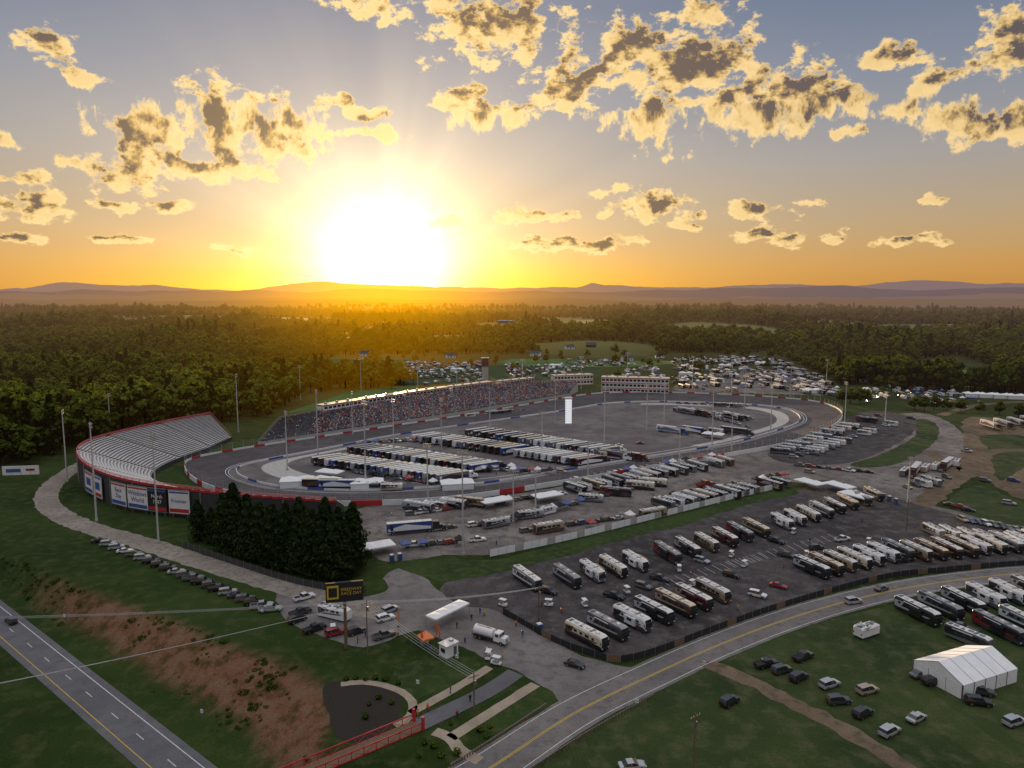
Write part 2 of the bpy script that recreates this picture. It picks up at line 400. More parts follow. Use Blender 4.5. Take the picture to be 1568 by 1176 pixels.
for pts,w in(([(522,1048),(560,1045),(605,1055),(632,1075),(625,1100),(605,1112)],1.8),([(628,1092),(690,1058),(750,1022)],2.2),([(690,1130),(750,1092),(820,1048)],2.4),([(665,1120),(690,1130),(705,1150),(735,1165)],2.4)):
    ribbon('footpath',cat([G(*p) for p in pts],False,8),w,'path_pave',.045,rag=.2)
area('lawn',[(725,1100),(765,1120),(850,1075),(820,1052)],'grass_bank',.030,.2)
ribbon('footpath_asphalt',cat([G(*p) for p in((640,1110),(740,1062),(790,1030))],False,6),4.2,'asphalt_hwy',.035)
# ---------------------------------------------------------------- race track
outer_px=[(283,712),(290,728),(320,745),(380,760),(460,768),(560,770),(700,762),(850,740),(1000,715),(1120,695),(1200,680),(1262,660),(1289,640),(1280,625),(1240,614),(1160,607),(1080,603),(1000,601),(930,602),(880,607),(800,621),(700,638),(600,653),(500,668),(400,683),(330,695),(295,703)]
inner_px=[(350,722),(365,735),(420,748),(530,754),(640,750),(740,742),(850,724),(1000,700),(1120,680),(1180,664),(1222,650),(1230,640),(1215,629),(1170,621),(1090,617),(1000,615),(930,618),(870,628),(800,638),(700,652),(600,667),(500,687),(420,702),(370,712)]
out=resample(cat([G(u,v,1.2) for u,v in outer_px],True,10),360,True)
inn=resample(cat([G(u,v,0.05) for u,v in inner_px],True,10),720,True)
N_=len(out)
cx=sum((p for p in out),Vector())/N_
inn2=[inn[min(range(720),key=lambda i:(inn[i]-p).length)] for p in out]
sm=[]
for i in range(N_):
    s_=Vector()
    for k in range(-4,5): s_+=inn2[(i+k)%N_]
    sm.append(s_/9)
inn2=sm
O=out+[out[0]]; I=inn2+[inn2[0]]
strip('race_track',O,I,'asphalt_track')
def lerpc(t): return [a.lerp(b,t)+Vector((0,0,.012)) for a,b in zip(O,I)]
strip('track_line_white',lerpc(.90),lerpc(.915),'line_white'); strip('track_line_white',lerpc(.97),lerpc(.985),'line_white')
bm=bmesh.new(); vs=[bm.verts.new((p.x,p.y,.03)) for p in inn2]; f=bm.faces.new(vs); f.normal_update(); 
if f.normal.z<0: f.normal_flip()
bmesh.ops.triangulate(bm,faces=[f]); me=bpy.data.meshes.new('infield'); bm.to_mesh(me); bm.free(); me.materials.append(MATS['asphalt_infield']); obj('infield_pavement',me)
def wall(name,P,h,th,matf,z0=None):
    mb=MB(); A=offs(P,th/2);B=offs(P,-th/2)
    for i in range(len(P)-1):
        m_=matf(i,P[i])
        zb=lambda p:(p.z if z0 is None else z0)-.0
        a,b_,c_,d_=A[i],A[i+1],B[i+1],B[i]
        top=[Vector((p.x,p.y,zb(p)+h)) for p in(a,b_,c_,d_)]; bot=[Vector((p.x,p.y,0)) for p in(a,b_,c_,d_)]
        mb.face(top,m_); mb.face([bot[0],bot[1],top[1],top[0]],m_); mb.face([bot[2],bot[3],top[3],top[2]],m_)
    return obj(name,mb.mesh(name))
def farside(p): return p.y>cx.y+(p.x-cx.x)*.55
wall('track_outer_wall',O,1.0,.3,lambda i,p:('red_trim' if (i//2)%3==0 else 'white_wall') if (farside(p) or p.x<-100) else ('white_wall' if (i//4)%5 else 'red_trim'))
wall('pit_wall',[Vector((p.x,p.y,0)).lerp(Vector((cx.x,cx.y,0)),.015) for p in I],.9,.25,lambda i,p:('wall_blue' if (i//3)%5==0 else 'white_wall'))
ap=[a.lerp(Vector((cx.x,cx.y,.04)),.07) for a in I];ap2=[a.lerp(Vector((cx.x,cx.y,.04)),.13) for a in I]
mbp=MB()
for i in range(len(I)-1):
    if (I[i].x>105 or I[i].x<-100):
        q=[Vector((p.x,p.y,.045)) for p in(ap[i],ap[i+1],ap2[i+1],ap2[i])]
        if (q[1]-q[0]).cross(q[3]-q[0]).z<0:q.reverse()
        mbp.face(q,'concrete')
obj('concrete_apron',mbp.mesh('concrete_apron'))
pl=[I[i].lerp(Vector((cx.x,cx.y,.05)),.10) for i in range(len(I)) if not farside(I[i]) and -95<I[i].x<110]
pl.sort(key=lambda p:p.x); ribbon('pit_lane_line',[Vector((p.x,p.y,0)) for p in pl],.5,'line_white',.05)
mbf=MB()
for i in range(0,N_,2):
    p=O[i]; mbf.cyl((p.x,p.y,p.z+1.0),(p.x,p.y,p.z+4.6),.07,.06,4,'galvanised',False)
for hh in(1.8,2.6,3.4,4.2):
    for a,b_ in zip(O,O[1:]): mbf.cyl((a.x,a.y,a.z+hh),(b_.x,b_.y,b_.z+hh),.022,.022,3,'steel',False)
obj('catch_fence',mbf.mesh('catch_fence'))
# ---------------------------------------------------------------- grandstands
def stand(name,Fr,Bk,rows,cols,seatm,footm,wallm,railm,collect=None,aisle=9,rail=True,band=False):
    A=resample(cat(Fr,False,8),cols);B=resample(cat(Bk,False,8),cols)
    mb=MB()
    def pt(i,r,z): 
        p=A[i].lerp(B[i],r); return Vector((p.x,p.y,z))
    for i in range(cols-1):
        ais=(i%aisle==0)
        for k in range(rows):
            r0,r1=k/rows,(k+1)/rows; rm=r0+(r1-r0)*.5
            for_=lambda i_,f:A[i_].z+(B[i_].z-A[i_].z)*f
            z0=[for_(i,r0),for_(i+1,r0)]; 
            hb=0.0 if ais else .42
            mb.face([pt(i,r0,z0[0]),pt(i+1,r0,z0[1]),pt(i+1,rm,z0[1]),pt(i,rm,z0[0])],'concrete' if ais else footm)
            mb.face([pt(i,rm,z0[0]),pt(i+1,rm,z0[1]),pt(i+1,rm,z0[1]+hb),pt(i,rm,z0[0]+hb)],'dark_struct')
            mb.face([pt(i,rm,z0[0]+hb),pt(i+1,rm,z0[1]+hb),pt(i+1,r1,z0[1]+hb),pt(i,r1,z0[0]+hb)],'concrete' if ais else seatm)
            z1=[for_(i,r1),for_(i+1,r1)]
            mb.face([pt(i,r1,z0[0]+hb),pt(i+1,r1,z0[1]+hb),pt(i+1,r1,z1[1]),pt(i,r1,z1[0])],'dark_struct')
            if collect is not None and not ais:
                a=pt(i,rm,z0[0]+.42);b_=pt(i+1,rm,z0[1]+.42); L=(b_-a).length; n=max(1,int(L/.62))
                d=(A[i]-B[i]);rz=math.atan2(d.y,d.x)-math.pi/2
                for q in range(n):
                    if random.random()<collect(i/cols,k/rows): collect.pts.append((a.lerp(b_,(q+.5)/n),rz+random.uniform(-.3,.3)))
        mb.face([(A[i].x,A[i].y,0),(A[i+1].x,A[i+1].y,0),(A[i+1].x,A[i+1].y,A[i+1].z),(A[i].x,A[i].y,A[i].z)],wallm)
        mb.face([(B[i+1].x,B[i+1].y,0),(B[i].x,B[i].y,0),(B[i].x,B[i].y,B[i].z),(B[i+1].x,B[i+1].y,B[i+1].z)],wallm)
        if band:
            d=(B[i]-A[i]);d.z=0;d.normalize();c_=(B[i]+B[i+1])/2+d*.1; e_=B[i+1]-B[i]
            mb.box(c_.x,c_.y,c_.z-.25,e_.length*1.0,.18,.9,'red_trim',math.atan2(e_.y,e_.x))
        if rail:
            for hh in(.55,.85,1.15): 
                mb.cyl((B[i].x,B[i].y,B[i].z+hh),(B[i+1].x,B[i+1].y,B[i+1].z+hh),.09,.09,4,railm,False)
            mb.cyl((B[i].x,B[i].y,B[i].z),(B[i].x,B[i].y,B[i].z+1.2),.07,.07,4,railm,False)
        if i%4==0:
            d=(B[i]-A[i]);d.z=0;d.normalize();q=B[i]+d*.25
            mb.box(q.x,q.y,B[i].z/2-.4,.35,.35,B[i].z-.8,'steel',math.atan2(d.y,d.x))
    for i in(0,cols-1):
        mb.face([(A[i].x,A[i].y,0),(A[i].x,A[i].y,A[i].z),(B[i].x,B[i].y,B[i].z),(B[i].x,B[i].y,0)],wallm)
        mb.cyl((A[i].x,A[i].y,A[i].z+1),(B[i].x,B[i].y,B[i].z+1),.08,.08,4,railm,False)
    o=obj(name,mb.mesh(name)); return o,A,B
V=Vector
Fr=[V((-160,399,2)),V((-161,370,2)),V((-165,345,2)),V((-165,325,2)),V((-160,308,2)),V((-150,297,2)),V((-134,286,2)),V((-112,275,2)),V((-88,266,2)),V((-64,263,2))]
Bk=[V((-180,419,12)),V((-192,392,12)),V((-201,362,12)),V((-204,338,12)),V((-196,314,12)),V((-176,288,12)),V((-150,266,12)),V((-122,255,11)),V((-93,252,9)),V((-64,252,7))]
st1,A1,B1=stand('turn_grandstand',Fr,Bk,22,70,'bench_alu','foot_alu','dark_struct','pink_rail',band=True)
class Coll:
    def __init__(s): s.pts=[]
    def __call__(s,i,k): return .18+.62*max(0,min(1,(noise.noise(Vector((i*16,k*2.5,0)))+.75))) if i>.10 else .08
crowdc=Coll()
Fr=[G(u,v,2) for u,v in((395,677),(500,661),(600,646),(700,631),(800,614),(872,602))]
Bk=[G(u,v,z) for u,v,z in((428,641,12),(500,627,13),(600,611,13),(700,597,13),(790,586,13),(885,584,9))]
st2,A2,B2=stand('main_grandstand',Fr,Bk,24,150,'seat_blue','foot_alu','concrete','steel',crowdc,11)
def suite(name,P0,P1,w,z0,h,wall_='white_wall',fascia='red_trim',storeys=1):
    d=P1-P0;d.z=0;L=d.length;mb=MB()
    mb.box(0,0,z0/2,L-.4,w-.6,z0,'concrete') if z0>0 else None
    for s_ in range(storeys):
        zz=z0+s_*h
        mb.box(0,0,zz+h/2,L,w,h,wall_)
        mb.box(0,0,zz+h-.2,L+.5,w+.5,.5,fascia)
        n=max(2,int(L/3.2))
        for i in range(n):
            x=-L/2+L*(i+.5)/n
            for sy in(-1,1): 
                mb.box(x,sy*(w/2+.01),zz+h*.5,L/n*.75,.08,h*.42,'glass_dark')
    mb.box(0,0,z0+storeys*h+.15,L+.9,w+.9,.24,'roof_cream')
    for i in range(max(1,int(L/9))): mb.box(-L/2+4+9*i,0,z0+storeys*h+.8,1.4,1.2,1.0,'steel')
    c=(P0+P1)/2
    return obj(name,mb.mesh(name),(c.x,c.y,0),math.atan2(d.y,d.x))
for a,b_,nm in((14,30,'suite_building'),(32,50,'suite_building'),(52,74,'suite_building'),(76,98,'press_box'),(103,122,'suite_building')):
    d=(B2[a]-A2[a]);d.z=0;d.normalize()
    suite(nm,B2[a]+d*4.5,B2[b_]+d*4.5,6,12.5 if a<100 else 12,3.4)
suite('office_building',G(922,600),G(1024,603),12,.5,4.3,'white_wall','red_trim',3)
suite('office_building',G(846,590),G(905,588),10,.5,4.5,'white_wall','red_trim',2)
suite('control_tower',G(738,584),G(748,584),7,15,4,'brick_red','red_trim',2)
def proj(p):
    y=p[1]*cp-(p[2]-CAMH)*sp; zz=p[1]*sp+(p[2]-CAMH)*cp
    return (784+F*p[0]/y, 588-F*zz/y)
def text(body,loc,rz,size,mat,parent,tilt=R(90)):
    c=bpy.data.curves.new('lettering','FONT'); c.body=body; c.size=size; c.align_x='CENTER'; c.align_y='CENTER'; c.extrude=.02
    c.materials.append(MATS[mat]); o=bpy.data.objects.new('lettering',c); o.location=loc; o.rotation_euler=(tilt,0,rz); COL.objects.link(o); o.parent=parent
    return o
boards=[(136,147,'','white_wall',1),(149,160,'','white_wall',2),(175,196,'Race\nDay','white_wall',1),(199,229,'Windows\nWorld','white_wall',1),(231,258,'North\n1947','banner_black',2),(262,293,'Frontier','white_wall',2)]
for u0,u1,tx,mt,st_ in boards:
    pts=[B1[i].lerp(B1[i+1],t/4) for i in range(15,len(B1)-1) for t in range(4)]
    a=min(pts,key=lambda p:abs(proj((p.x,p.y,6))[0]-u0)+(0 if p.y<330 else 99)); b_=min(pts,key=lambda p:abs(proj((p.x,p.y,6))[0]-u1)+(0 if p.y<330 else 99))
    d=b_-a;d.z=0;L=max(4,d.length);c=(a+b_)/2; rz=math.atan2(d.y,d.x)
    nrm=V((d.y,-d.x,0)).normalized(); c=c+nrm*1.1
    mb=MB(); mb.box(0,0,6,L,.3,8.6,mt); mb.box(0,-.16,10.4,L+.3,.3,.25,'steel'); mb.box(0,-.16,1.6,L+.3,.3,.25,'steel')
    for k in(-.35,.35): mb.box(L*k,.35,5,.25,.4,10,'steel')
    mb.box(0,-.17,2.7,L*.94,.06,1.4,'wall_blue' if st_==1 else 'red_trim'); mb.box(0,-.17,9.5,L*.94,.06,.6,'red_trim' if st_==1 else 'wall_blue')
    if tx=='' : mb.box(0,-.17,6.2,L*.6,.06,3.0,'wall_blue')
    o=obj('billboard',mb.mesh('billboard'),(c.x,c.y,0),rz)
    if tx: text(tx,(0,-.2,6.3),0,min(2.7,L/4.2),'wall_blue' if mt=='white_wall' else 'white_wall',o)
# ---------------------------------------------------------------- vehicles
def wheels(mb,xs_,ys_,r,w=.25):
    for x_ in xs_:
        for y_ in ys_:
            mb.cyl((x_-w/2,y_,r),(x_+w/2,y_,r),r,r,12,'rubber'); mb.cyl((x_-w/2-.01,y_,r),(x_+w/2+.01,y_,r),r*.55,r*.55,8,'chrome')
def car_mesh(kind):
    mb=MB()
    if kind=='sedan': st=[(-2.35,.80,.55,.72,.74),(-2.3,.86,.4,.88,.93),(-1.7,.9,.28,.95,1.02),(-1.0,.92,.25,.95,1.42),(.15,.92,.25,.93,1.45),(1.0,.91,.25,.92,1.0),(2.0,.88,.28,.80,.86),(2.32,.78,.4,.62,.66)]; W=(-1.4,1.42)
    elif kind=='suv': st=[(-2.4,.86,.5,.95,1.0),(-2.35,.92,.4,1.05,1.2),(-2.1,.95,.32,1.08,1.72),(-.5,.96,.3,1.06,1.80),(.45,.96,.3,1.05,1.76),(1.15,.95,.3,1.03,1.15),(2.15,.92,.32,.95,1.02),(2.42,.84,.45,.75,.8)]; W=(-1.45,1.48)
    else: st=[(-2.9,.92,.5,1.05,1.06),(-2.85,.96,.45,1.08,1.1),(-1.0,.97,.4,1.08,1.1),(-.75,.97,.35,1.08,1.82),(.6,.97,.35,1.06,1.84),(1.3,.96,.35,1.05,1.2),(2.6,.94,.38,1.0,1.08),(2.9,.88,.5,.8,.85)]; W=(-1.85,1.85)
    secs=[]
    for y_,w,zl,zb,zr in st:
        rw=w*.80 if zr-zb>.25 else w*.88
        secs.append([(-w*.92,y_,zl),(-w,y_,(zl+zb)/2),(-w*.97,y_,zb),(-rw,y_,zr),(rw,y_,zr),(w*.97,y_,zb),(w,y_,(zl+zb)/2),(w*.92,y_,zl)])
    H_=[s[4]-s[3] for s in st]
    def mf(a,k):
        if a<0 or a>=len(st)-1: return 'PAINT'
        if k in(2,4): return 'glass_dark' if max(H_[a],H_[a+1])>.25 else 'PAINT'
        if k==3 and abs(H_[a]-H_[a+1])>.25: return 'glass_dark'
        if k==7: return 'rubber'
        return 'PAINT'
    mb.loft(secs,mf)
    if kind=='pickup':
        mb.box(0,-1.95,1.115,1.62,1.7,.012,'rubber')
        for sx in(-.9,.9): mb.box(sx,-1.95,1.16,.1,1.9,.12,'PAINT')
        mb.box(0,-2.86,1.16,1.7,.08,.12,'PAINT')
    for sx in(-1,1):
        mb.box(sx*.66,st[-1][0]-.02,st[-1][3]-.02,.36,.1,.14,'lamp_clear'); mb.box(sx*.68,st[0][0]+.02,st[0][3]-.06,.3,.08,.16,'lamp_red')
        mb.box(sx*(st[3][1]+.1),.85,st[3][3]+.05,.2,.12,.14,'PAINT')
        mb.box(sx*(st[3][1]*.9),-.35,st[3][3]+.2,.04,.09,.42,'PAINT')
    mb.box(0,st[-1][0]+.0,.5,1.3,.1,.2,'rubber')
    wheels(mb,(-.86,.86),W,.34 if kind=='sedan' else .39,.24)
    return mb
CARS={}
for k in('sedan','suv','pickup'):
    mb=car_mesh(k)
    for c in('white','silver','black','grey','charcoal','red','blue','tan'):
        CARS[k,c]=mb.mesh('car_'+k,{'PAINT':'paint_'+c})
def rv_mesh(L=11.5,hh=3.55,coach=True,windows=5):
    mb=MB();w=1.28
    st=[(-L/2,w-.04,.5,hh-.12),(-L/2+.15,w,.42,hh),(L/2-.9,w,.42,hh),(L/2-.25,w,.42,hh-.25),(L/2,w-.1,.5,2.1 if coach else hh-.3)]
    secs=[]
    for y_,ww,zl,zt in st:
        secs.append([(-ww,y_,zl),(-ww,y_,zl+(zt-zl)*.32),(-ww,y_,zl+(zt-zl)*.86),(-ww+.22,y_,zt),(ww-.22,y_,zt),(ww,y_,zl+(zt-zl)*.86),(ww,y_,zl+(zt-zl)*.32),(ww,y_,zl)])
    def mf(a,k):
        if k==3: return 'ROOF' if a<3 else ('glass_dark' if coach else 'PAINT')
        if k in(0,6): return 'PAINT2'
        if k==7: return 'rubber'
        return 'PAINT'
    mb.loft(secs,mf)
    if coach: mb.box(0,L/2-.03,2.15,2.2,.3,1.0,'glass_dark',0,.94,1)
    for sx in(-1,1):
        y0=-L/2+1.0
        for i in range(windows):
            y_=y0+i*(L-2.6)/windows+.4; ln=random.choice((1.0,1.3,.8))
            mb.box(sx*(w+.005),y_+.3,2.3,.04,ln,.62,'glass_dark')
        mb.face([(sx*(w+.012),-L/2+.3,1.0),(sx*(w+.012),L/2-2,1.55),(sx*(w+.012),L/2-1.2,1.95),(sx*(w+.012),-L/2+.3,1.5)][::sx],'STRIPE')
        mb.face([(sx*(w+.014),-L/2+.2,2.75),(sx*(w+.014),-L/2+3.2,2.95),(sx*(w+.014),-L/2+2.4,1.7),(sx*(w+.014),-L/2+.2,1.3)][::sx],'STRIPE')
        if coach:
            mb.box(sx*(w+.18),L/2-.1,2.2,.16,.14,.45,'PAINT2')
            mb.box(sx*.95,L/2-.02,.95,.4,.1,.24,'lamp_clear')
        mb.box(sx*(w-.25),-L/2-.01,1.3,.3,.06,.4,'lamp_red')
    mb.box(w+.06,-.8,hh-.42,.16,4.6,.16,'roof_white')
    if coach and random.random()<.7:
        mb.box(w+.3,.8,1.9,.6,3.4,1.9,'PAINT'); mb.box(w+.61,.8,2.2,.03,1.6,.7,'glass_dark')
        mb.face([(-w,-2.6,hh-.55),(-w-1.9,-2.6,hh-1.0),(-w-1.9,2.0,hh-1.0),(-w,2.0,hh-.55)],'PAINT2')
        for y_ in(-2.6,2.0): mb.cyl((-w-1.9,y_,hh-1.0),(-w,y_,1.0),.03,.03,4,'steel')
    for y_ in(-L*.28,L*.05,L*.3): mb.box(0,y_,hh+.14,.75,1.05,.28,'roof_white' if coach else 'roof_grey',0,.85)
    mb.box(.5,-L*.1,hh+.05,.5,.5,.1,'paint_charcoal'); mb.box(-.55,L*.18,hh+.05,.45,.45,.1,'paint_charcoal')
    mb.box(0,-L*.42,hh+.06,1.2,.8,.09,'paint_charcoal'); mb.box(0,-L*.14,hh+.03,2.0,.12,.05,'paint_charcoal'); mb.box(.0,L*.16,hh+.03,1.6,.7,.04,'paint_grey')
    mb.box(0,-L/2-.02,2.2,1.6,.05,.9,'PAINT2')
    if coach: wheels(mb,(-1.1,1.1),(-L/2+3.2,-L/2+4.2,L/2-2.4),.48,.3)
    else:
        wheels(mb,(-1.1,1.1),(-.9,.1),.38,.25); mb.box(0,L/2+.7,.55,.12,1.5,.12,'steel')
    return mb
RVS=[]
schemes=[('white','charcoal','black','roof_white'),('cream','black','brown','roof_white'),('black','black','silver','roof_white'),('tan','brown','black','roof_white'),('brown','black','tan','roof_cream'),('charcoal','black','silver','roof_grey'),('maroon','black','tan','roof_white'),('white','grey','charcoal','roof_white'),('grey','black','white','roof_white'),('brown','black','tan','roof_cream'),('black','charcoal','red','roof_grey'),('silver','charcoal','black','roof_white')]
for i,(a,b_,c,r) in enumerate(schemes):
    RVS.append(rv_mesh(random.choice((11.2,12.2,13))).mesh('motorhome',{'PAINT':'paint_'+a,'PAINT2':'paint_'+b_,'STRIPE':'paint_'+c,'ROOF':r}))
TRV=[]
for a,b_,c in(('white','white','grey'),('white','tan','brown'),('silver','grey','black'),('cream','white','denim'),('charcoal','grey','black')):
    TRV.append(rv_mesh(random.choice((7.5,9,10)),3.1,False,4).mesh('travel_trailer',{'PAINT':'paint_'+a,'PAINT2':'paint_'+b_,'STRIPE':'paint_'+c,'ROOF':'roof_white'}))
def hauler_mesh():
    mb=MB();
    mb.box(0,-2.5,2.65,2.6,15.5,2.9,'PAINT'); mb.box(0,-2.5,4.13,2.52,15.4,.08,'ROOF')
    mb.box(0,-1.5,.95,2.3,11,.5,'PAINT2')
    for sx in(-1,1):
        mb.face([(sx*1.315,-9.8,1.5),(sx*1.315,4.8,1.5),(sx*1.315,4.8,2.4),(sx*1.315,-4,3.6),(sx*1.315,-9.8,2.2)][::sx],'STRIPE')
        mb.box(sx*1.31,-8.6,2.6,.03,1.0,1.8,'PAINT2')
    for y_ in(-8,-5.5,-3,-.5,2): mb.box(0,y_,4.19,2.5,.08,.05,'steel')
    mb.box(0,6.6,2.35,2.4,2.3,2.7,'PAINT2',0,.92); mb.box(0,8.2,1.75,2.3,1.4,1.5,'PAINT2'); mb.box(0,7.72,2.9,2.1,.2,.85,'glass_dark',0,.92)
    for sx in(-1,1): mb.box(sx*1.19,7.0,2.75,.06,.9,.7,'glass_dark'); mb.box(sx*.9,8.92,1.3,.35,.08,.3,'lamp_clear'); mb.cyl((sx*1.25,5.2,1),(sx*1.25,5.2,4),.08,.08,6,'chrome')
    mb.box(0,9.55,1.45,2.1,1.3,1.1,'PAINT2',0,.9); mb.box(0,10.22,1.3,1.5,.08,.8,'chrome'); mb.box(0,10.25,.7,2.3,.25,.3,'chrome')
    mb.box(0,5.5,.95,.9,8.5,.3,'rubber')
    wheels(mb,(-1.05,1.05),(-8.4,-7.2,4.2,5.4,9.4),.5,.35)
    return mb
HM=hauler_mesh(); HAUL=[HM.mesh('race_hauler',{'PAINT':'paint_'+a,'PAINT2':'paint_'+b_,'STRIPE':'paint_'+c,'ROOF':r}) for a,b_,c,r in(('white','black','maroon','roof_white'),('black','black','charcoal','roof_white'),('denim','white','maroon','roof_cream'),('charcoal','maroon','white','roof_white'),('maroon','black','white','roof_grey'),('white','blue','denim','roof_white'),('black','maroon','brown','roof_cream'),('silver','black','charcoal','roof_white'),('blue','black','white','roof_white'),('charcoal','black','black','roof_grey'))]
def tanker():
    mb=MB(); mb.cyl((0,-3.6,2.0),(0,1.6,2.0),1.15,1.15,20,'paint_white'); mb.box(0,-1,.95,2.2,6,.35,'paint_black')
    mb.box(0,-1,3.15,.6,4,.12,'steel')
    mb.box(0,2.9,1.75,2.3,1.7,2.0,'paint_white',0,.9); mb.box(0,4.3,1.3,2.1,1.6,1.1,'paint_white',0,.9); mb.box(0,3.74,2.15,1.95,.14,.75,'glass_dark')
    for sx in(-1,1): mb.box(sx*1.1,2.95,2.2,.06,.9,.6,'glass_dark'); mb.box(sx*.75,5.1,1.2,.3,.08,.25,'lamp_clear')
    mb.box(0,5.12,1.2,.9,.08,.6,'chrome'); mb.box(0,5.15,.65,2.2,.2,.25,'chrome')
    wheels(mb,(-1,1),(-3,-1.8,4.1),.5,.35); return mb.mesh('tanker_truck')
def canopy_mesh(w,l,h,mat='fabric_white',walls=False,peak=1.4):
    mb=MB()
    for sx in(-1,1):
        for sy in(-1,1): mb.cyl((sx*w/2,sy*l/2,0),(sx*w/2,sy*l/2,h),.06,.06,6,'steel')
    n=max(1,round(l/max(w,1)))
    for i in range(n):
        y0=-l/2+l*i/n;y1=-l/2+l*(i+1)/n;c=(0,(y0+y1)/2,h+peak);k=w/2+.1
        q=[(-k,y0,h),(k,y0,h),(k,y1,h),(-k,y1,h)]
        for j in range(4): mb.face([q[j],q[(j+1)%4],c],mat)
    for sx in(-1,1): mb.box(sx*(w/2+.1),0,h-.15,.03,l,.35,mat)
    for sy in(-1,1): mb.box(0,sy*(l/2+.02),h-.15,w,.03,.35,mat)
    if walls:
        for sx in(-1,1): mb.box(sx*(w/2),0,h/2,.05,l*.96,h*.98,mat)
        mb.box(0,l/2,h/2,w*.96,.05,h*.98,mat); mb.box(-w*.3,-l/2,h/2,w*.35,.05,h*.98,mat)
    return mb
CAN=[canopy_mesh(3,3,2.3,c).mesh('canopy_tent') for c in('fabric_white','paint_red','paint_blue','banner_black')]
CAN6=canopy_mesh(6,12,2.8,'fabric_white',False,1.2).mesh('canopy_tent'); CANW=canopy_mesh(8,14,3,'fabric_white',True,1.5).mesh('marquee_tent')
def bigtent(w,l,h,pk):
    mb=MB();n=5
    for i in range(n):
        y0=-l/2+l*i/n;y1=-l/2+l*(i+1)/n
        mb.face([(-w/2,y0,h),(-w/2,y1,h),(0,y1,h+pk),(0,y0,h+pk)][::-1],'fabric_white'); mb.face([(w/2,y0,h),(w/2,y1,h),(0,y1,h+pk),(0,y0,h+pk)],'fabric_white')
        for sx in(-1,1): mb.box(sx*w/2,(y0+y1)/2,h/2,.06,l/n-.12,h,'fabric_white'); mb.cyl((sx*(w/2+.05),y0,0),(sx*(w/2+.05),y0,h),.09,.09,6,'steel'); mb.cyl((sx*(w/2+.1),y0,h),(sx*(w/2+1.6),y0,0),.02,.02,3,'steel')
        mb.cyl((-w/2,y0,h+.03),(0,y0,h+pk+.03),.05,.05,4,'steel');mb.cyl((w/2,y0,h+.03),(0,y0,h+pk+.03),.05,.05,4,'steel')
    for sy in(-1,1):
        mb.face([(-w/2,sy*l/2,h),(w/2,sy*l/2,h),(0,sy*l/2,h+pk)],'fabric_white'); 
        for k in(-.33,.33): mb.box(w*k,sy*l/2,h/2,w*.3,.06,h,'fabric_white')
        mb.box(0,sy*l/2,h/2,w*.34,.06,h,'fabric_white')
    return mb.mesh('marquee_tent')
def put(name,me,u,v,dx=1,dv=0,zc=0.7,jit=0.0,sc=1.0):
    p=G(u,v,zc); q=G(u+dx,v+dv,zc); d=q-p; rz=math.atan2(d.y,d.x)-math.pi/2+random.uniform(-jit,jit)
    return obj(name,me,(p.x,p.y,.03),rz,sc)
cc=['white','silver','black','grey','charcoal','white','black','red','grey','silver','tan','charcoal','blue','black']
def rcar(): return random.choice(['sedan','sedan','suv','suv','pickup']),random.choice(cc)
NM={'sedan':'parked_car','suv':'parked_suv','pickup':'pickup_truck'}
def pcar(u,v,dx=1,dv=0,k=None,c=None,jit=.06):
    kk,c2=rcar(); k=k or kk;c=c or c2
    return put(NM[k],CARS[k,c],u,v,dx,dv,.7,jit)
for i,(u,v) in enumerate(((898,972),(930,958),(968,946),(1001,934),(1034,923),(1062,914),(1092,904))): put('motorhome',RVS[(1,5,0,2,4,6,3)[i]],u,v,80,42,1.8,.03)
for i,(u,v) in enumerate(((807,885),(868,882),(907,874),(939,867),(973,859),(1022,846),(1053,838),(1082,830),(1110,822),(1133,814),(1158,808))): put('motorhome',RVS[(8,5,7,1,0,10,2,3,6,10,4)[i]],u,v,62+i*1.6,46-i*.6,1.8,.03)
for i in range(8): put('motorhome',RVS[(7,0,1,8,2,4,10,5)[i]],1198+i*20,798-i*6,70,36,1.8,.04)
for i in range(7): put('motorhome',RVS[(2,9,3,1,0,7,5)[i]],1243+i*22,868-i*4.5,80,36,1.8,.04)
for i in range(9): put('motorhome',RVS[(3,9,6,4,0,1,8,7,0)[i]],1403+i*23,843-i*2.2,80,36,1.8,.04)
for i in range(7): put('travel_trailer',random.choice(TRV[:2]+TRV[3:4]),1430+i*25,812+i*3.0,70,34,1.6,.05)
for u,v,c,k in((1160,910,'white','suv'),(1192,896,'red','sedan'),(880,1016,'black','sedan'),(1307,920,'silver','suv'),(1188,828,'black','pickup'),(1075,858,'silver','suv'),(840,905,'black','suv'),(940,912,'black','pickup'),(1010,885,'charcoal','pickup'),(1250,838,'charcoal','suv'),(1380,858,'black','pickup'),(1120,880,'black','suv'),(1205,850,'charcoal','pickup'),(1290,825,'white','pickup'),(985,897,'grey','suv')):
    pcar(u,v,80,20 if u<1250 else -12,k,c)
def golfcart():
    mb=MB(); mb.box(0,0,.45,1.1,2.2,.3,'paint_white'); mb.box(0,.95,.75,1.05,.5,.4,'paint_white',0,.85); mb.box(0,-.2,.75,1.05,.5,.3,'paint_tan'); mb.box(0,-.5,1.05,1.05,.12,.4,'paint_tan')
    for sx in(-.5,.5):
        for y_ in(-.8,.75): mb.cyl((sx,y_,.6),(sx*.95,y_*.85,1.9),.03,.03,4,'steel')
    mb.box(0,0,1.93,1.2,1.9,.07,'paint_white'); wheels(mb,(-.5,.5),(-.75,.8),.24,.2); return mb.mesh('golf_cart')
GC=golfcart()
for u,v in((748,1005),(760,1014),(1040,872),(960,905),(1120,850),(840,925),(1215,815),(770,925),(510,965),(895,925),(1060,895),(1140,865),(1235,850),(1330,830)): put('golf_cart',GC,u,v,random.uniform(-1,1),random.uniform(-1,1),.6)
